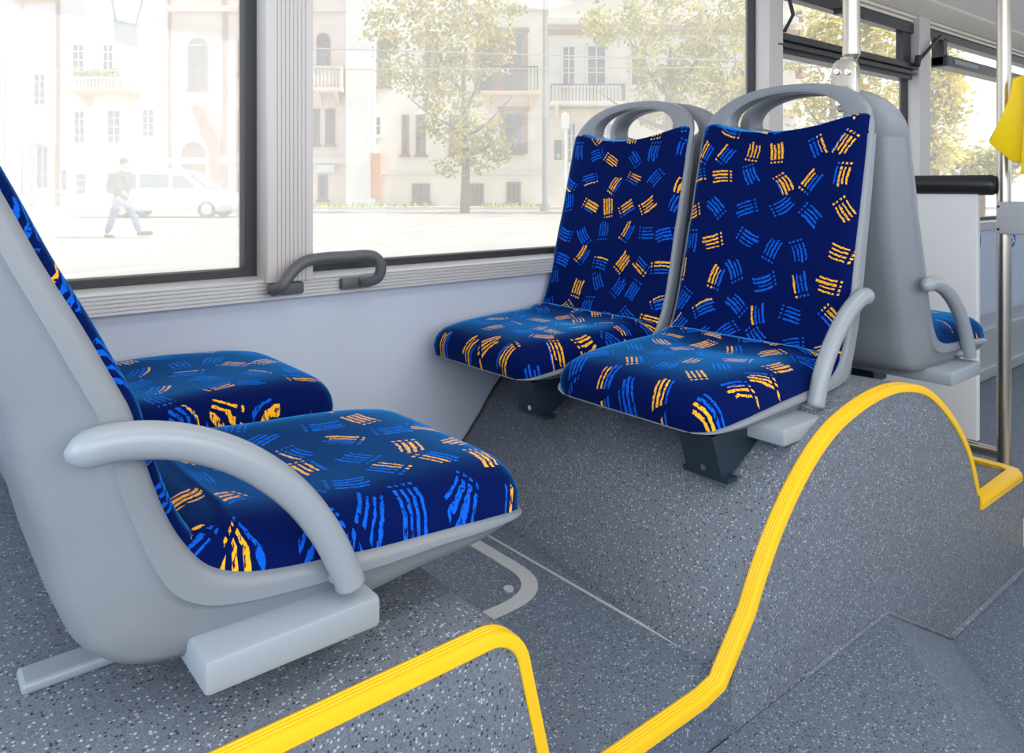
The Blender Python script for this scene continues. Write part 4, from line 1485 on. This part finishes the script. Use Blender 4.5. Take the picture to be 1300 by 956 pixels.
def skin_obj(t, name, verts, edges, radii, m, root=0, sub=2, parent=None):
    me = bpy.data.meshes.new(name)
    me.from_pydata([tuple(Vector(v) - t.b) for v in verts], edges, [])
    me.materials.append(M[m])
    o = bpy.data.objects.new(name, me)
    COL.objects.link(o)
    o.parent = parent or t.o
    md = o.modifiers.new('skin', 'SKIN')
    md.use_smooth_shade = True
    for i, r in enumerate(radii):
        sv = me.skin_vertices[0].data[i]
        sv.radius = (r, r) if not isinstance(r, tuple) else r
        sv.use_root = (i == root)
    s = o.modifiers.new('sub', 'SUBSURF'); s.levels = sub; s.render_levels = sub
    return o


t = Thing('person', (LZ(160, 302, PD)[0], PD, GZ), 'person in dark jacket and jeans walking right across the street, carrying a backpack', 'person', street=True)
hip = PP(155, 254)
V = [hip, PP(154, 244), PP(155, 232), PP(157, 220), PP(158, 215), PP(158, 211), PP(158.5, 206.5),     # 0-6 spine, neck, head
     PP(156, 220, -.19), PP(156, 233, -.24), PP(163, 245, -.22), PP(167, 248.5, -.20),                  # 7-10 near arm
     PP(158, 220, .19), PP(161, 233, .24), PP(168, 241, .20), PP(171, 243, .18),                       # 11-14 far arm
     PP(152, 257, -.10), PP(146, 276, -.10), PP(138, 297, -.10), PP(143, 301, -.10),                  # 15-18 near leg (trailing, left in view)
     PP(158, 257, .10), PP(168, 276, .10), PP(174, 297, .10), PP(184, 297.5, .10)]                   # 19-22 far leg
Ed = [(0, 1), (1, 2), (2, 3), (3, 4), (4, 5), (5, 6), (3, 7), (7, 8), (8, 9), (9, 10), (3, 11), (11, 12), (12, 13), (13, 14), (0, 15), (15, 16), (16, 17), (17, 18), (0, 19), (19, 20), (20, 21), (21, 22)]
Rr = [(.13, .15), .12, .14, .12, .055, .09, .085, .06, .045, .035, .035, .06, .045, .035, .035, .085, .06, .04, .035, .085, .06, .04, .035]
skin_obj(t, 'body', V, Ed, Rr, 'skin')
Vj = [PP(155, 257), PP(154, 244), PP(155, 232), PP(157, 219.5), PP(157.5, 216.5), PP(156, 220, -.19), PP(156, 233, -.24), PP(162, 244, -.22), PP(158, 220, .19), PP(161, 233, .24), PP(167, 240, .20)]
Ej = [(0, 1), (1, 2), (2, 3), (3, 4), (3, 5), (5, 6), (6, 7), (3, 8), (8, 9), (9, 10)]
skin_obj(t, 'jacket', Vj, Ej, [(.17, .19), (.16, .18), (.18, .18), (.15, .13), .07, .09, .072, .055, .09, .072, .055], 'jacket')
Vt = [PP(155, 250), PP(152, 257, -.10), PP(146, 276, -.10), PP(138.5, 296, -.10), PP(158, 257, .10), PP(168, 276, .10), PP(174, 294.5, .10)]
skin_obj(t, 'trousers', Vt, [(0, 1), (1, 2), (2, 3), (0, 4), (4, 5), (5, 6)], [(.15, .16), .115, .085, .07, .115, .085, .07], 'trouser')
for (a, c, dy) in (((137, 299.5), (147, 301), -.10), ((173, 297), (190, 296), .10)):
    b = MB(); p0 = Vector(PP(*a, dy)); p1 = Vector(PP(*c, dy))
    b.tube([p0 + (p0 - p1).normalized() * .03, p0, lerp(p0, p1, .5), p1, p1 + (p1 - p0).normalized() * .03], [.02, .05, .052, .045, .015], n=10)
    t.part('shoe', b, 'shoe', smooth=True)
b = MB(); b.sphere(Vector(PP(157.6, 205.5)), .105, .98, .95, 1.0, 14)
bm = b.bm
for v in list(bm.verts):
    c = Vector(PP(157.6, 205.5))
    if v.co.z < c.z - .02 and v.co.x > c.x - .02:
        v.co.z = c.z + .01
t.part('hair', b, 'hair', smooth=True)
for s_ in (-1, 1):
    b = MB()
    hp = Vector(PP(168, 249.5, -.20)) if s_ < 0 else Vector(PP(172, 243.5, .18))
    for k in range(5):
        o_ = Vector((.02, (k - 2) * .018, -.01)); tip = hp + o_ + Vector((.06, 0, -.045 - .01 * (2 - abs(k - 2))))
        b.tube([hp + Vector((0, (k - 2) * .016, 0)), hp + o_ + Vector((.025, 0, -.015)), tip], [.012, .010, .007], n=6)
    t.part('fingers', b, 'skin', smooth=True)
b = MB(); b.sphere(Vector(PP(161.8, 208.5)), .018, 1, .8, 1, 8)
t.part('nose', b, 'skin', smooth=True)

tb = Thing('backpack', PP(146.5, 243), 'dark backpack worn on the back of the walking person', 'backpack', street=True)
b = MB(); c = Vector(PP(146.5, 233))
b.box(c.x - .12, c.x + .10, c.y - .16, c.y + .16, c.z - .24, c.z + .24, .06, 3)
tb.part('bag', b, 'bag', smooth=True)
b = MB(); b.box(c.x - .17, c.x - .10, c.y - .11, c.y + .11, c.z - .18, c.z + .04, .03, 2)
tb.part('front_pocket', b, 'bag', smooth=True)
for s_ in (-1, 1):
    b = MB(); b.tube(smoothpath([(c.x + .05, c.y + s_ * .10, c.z + .22), (c.x + .2, c.y + s_ * .13, c.z + .27), (c.x + .33, c.y + s_ * .13, c.z + .1), (c.x + .25, c.y + s_ * .16, c.z - .15), (c.x + .06, c.y + s_ * .12, c.z - .2)], 4), .018, n=6)
    tb.part('strap', b, 'bag', smooth=True)
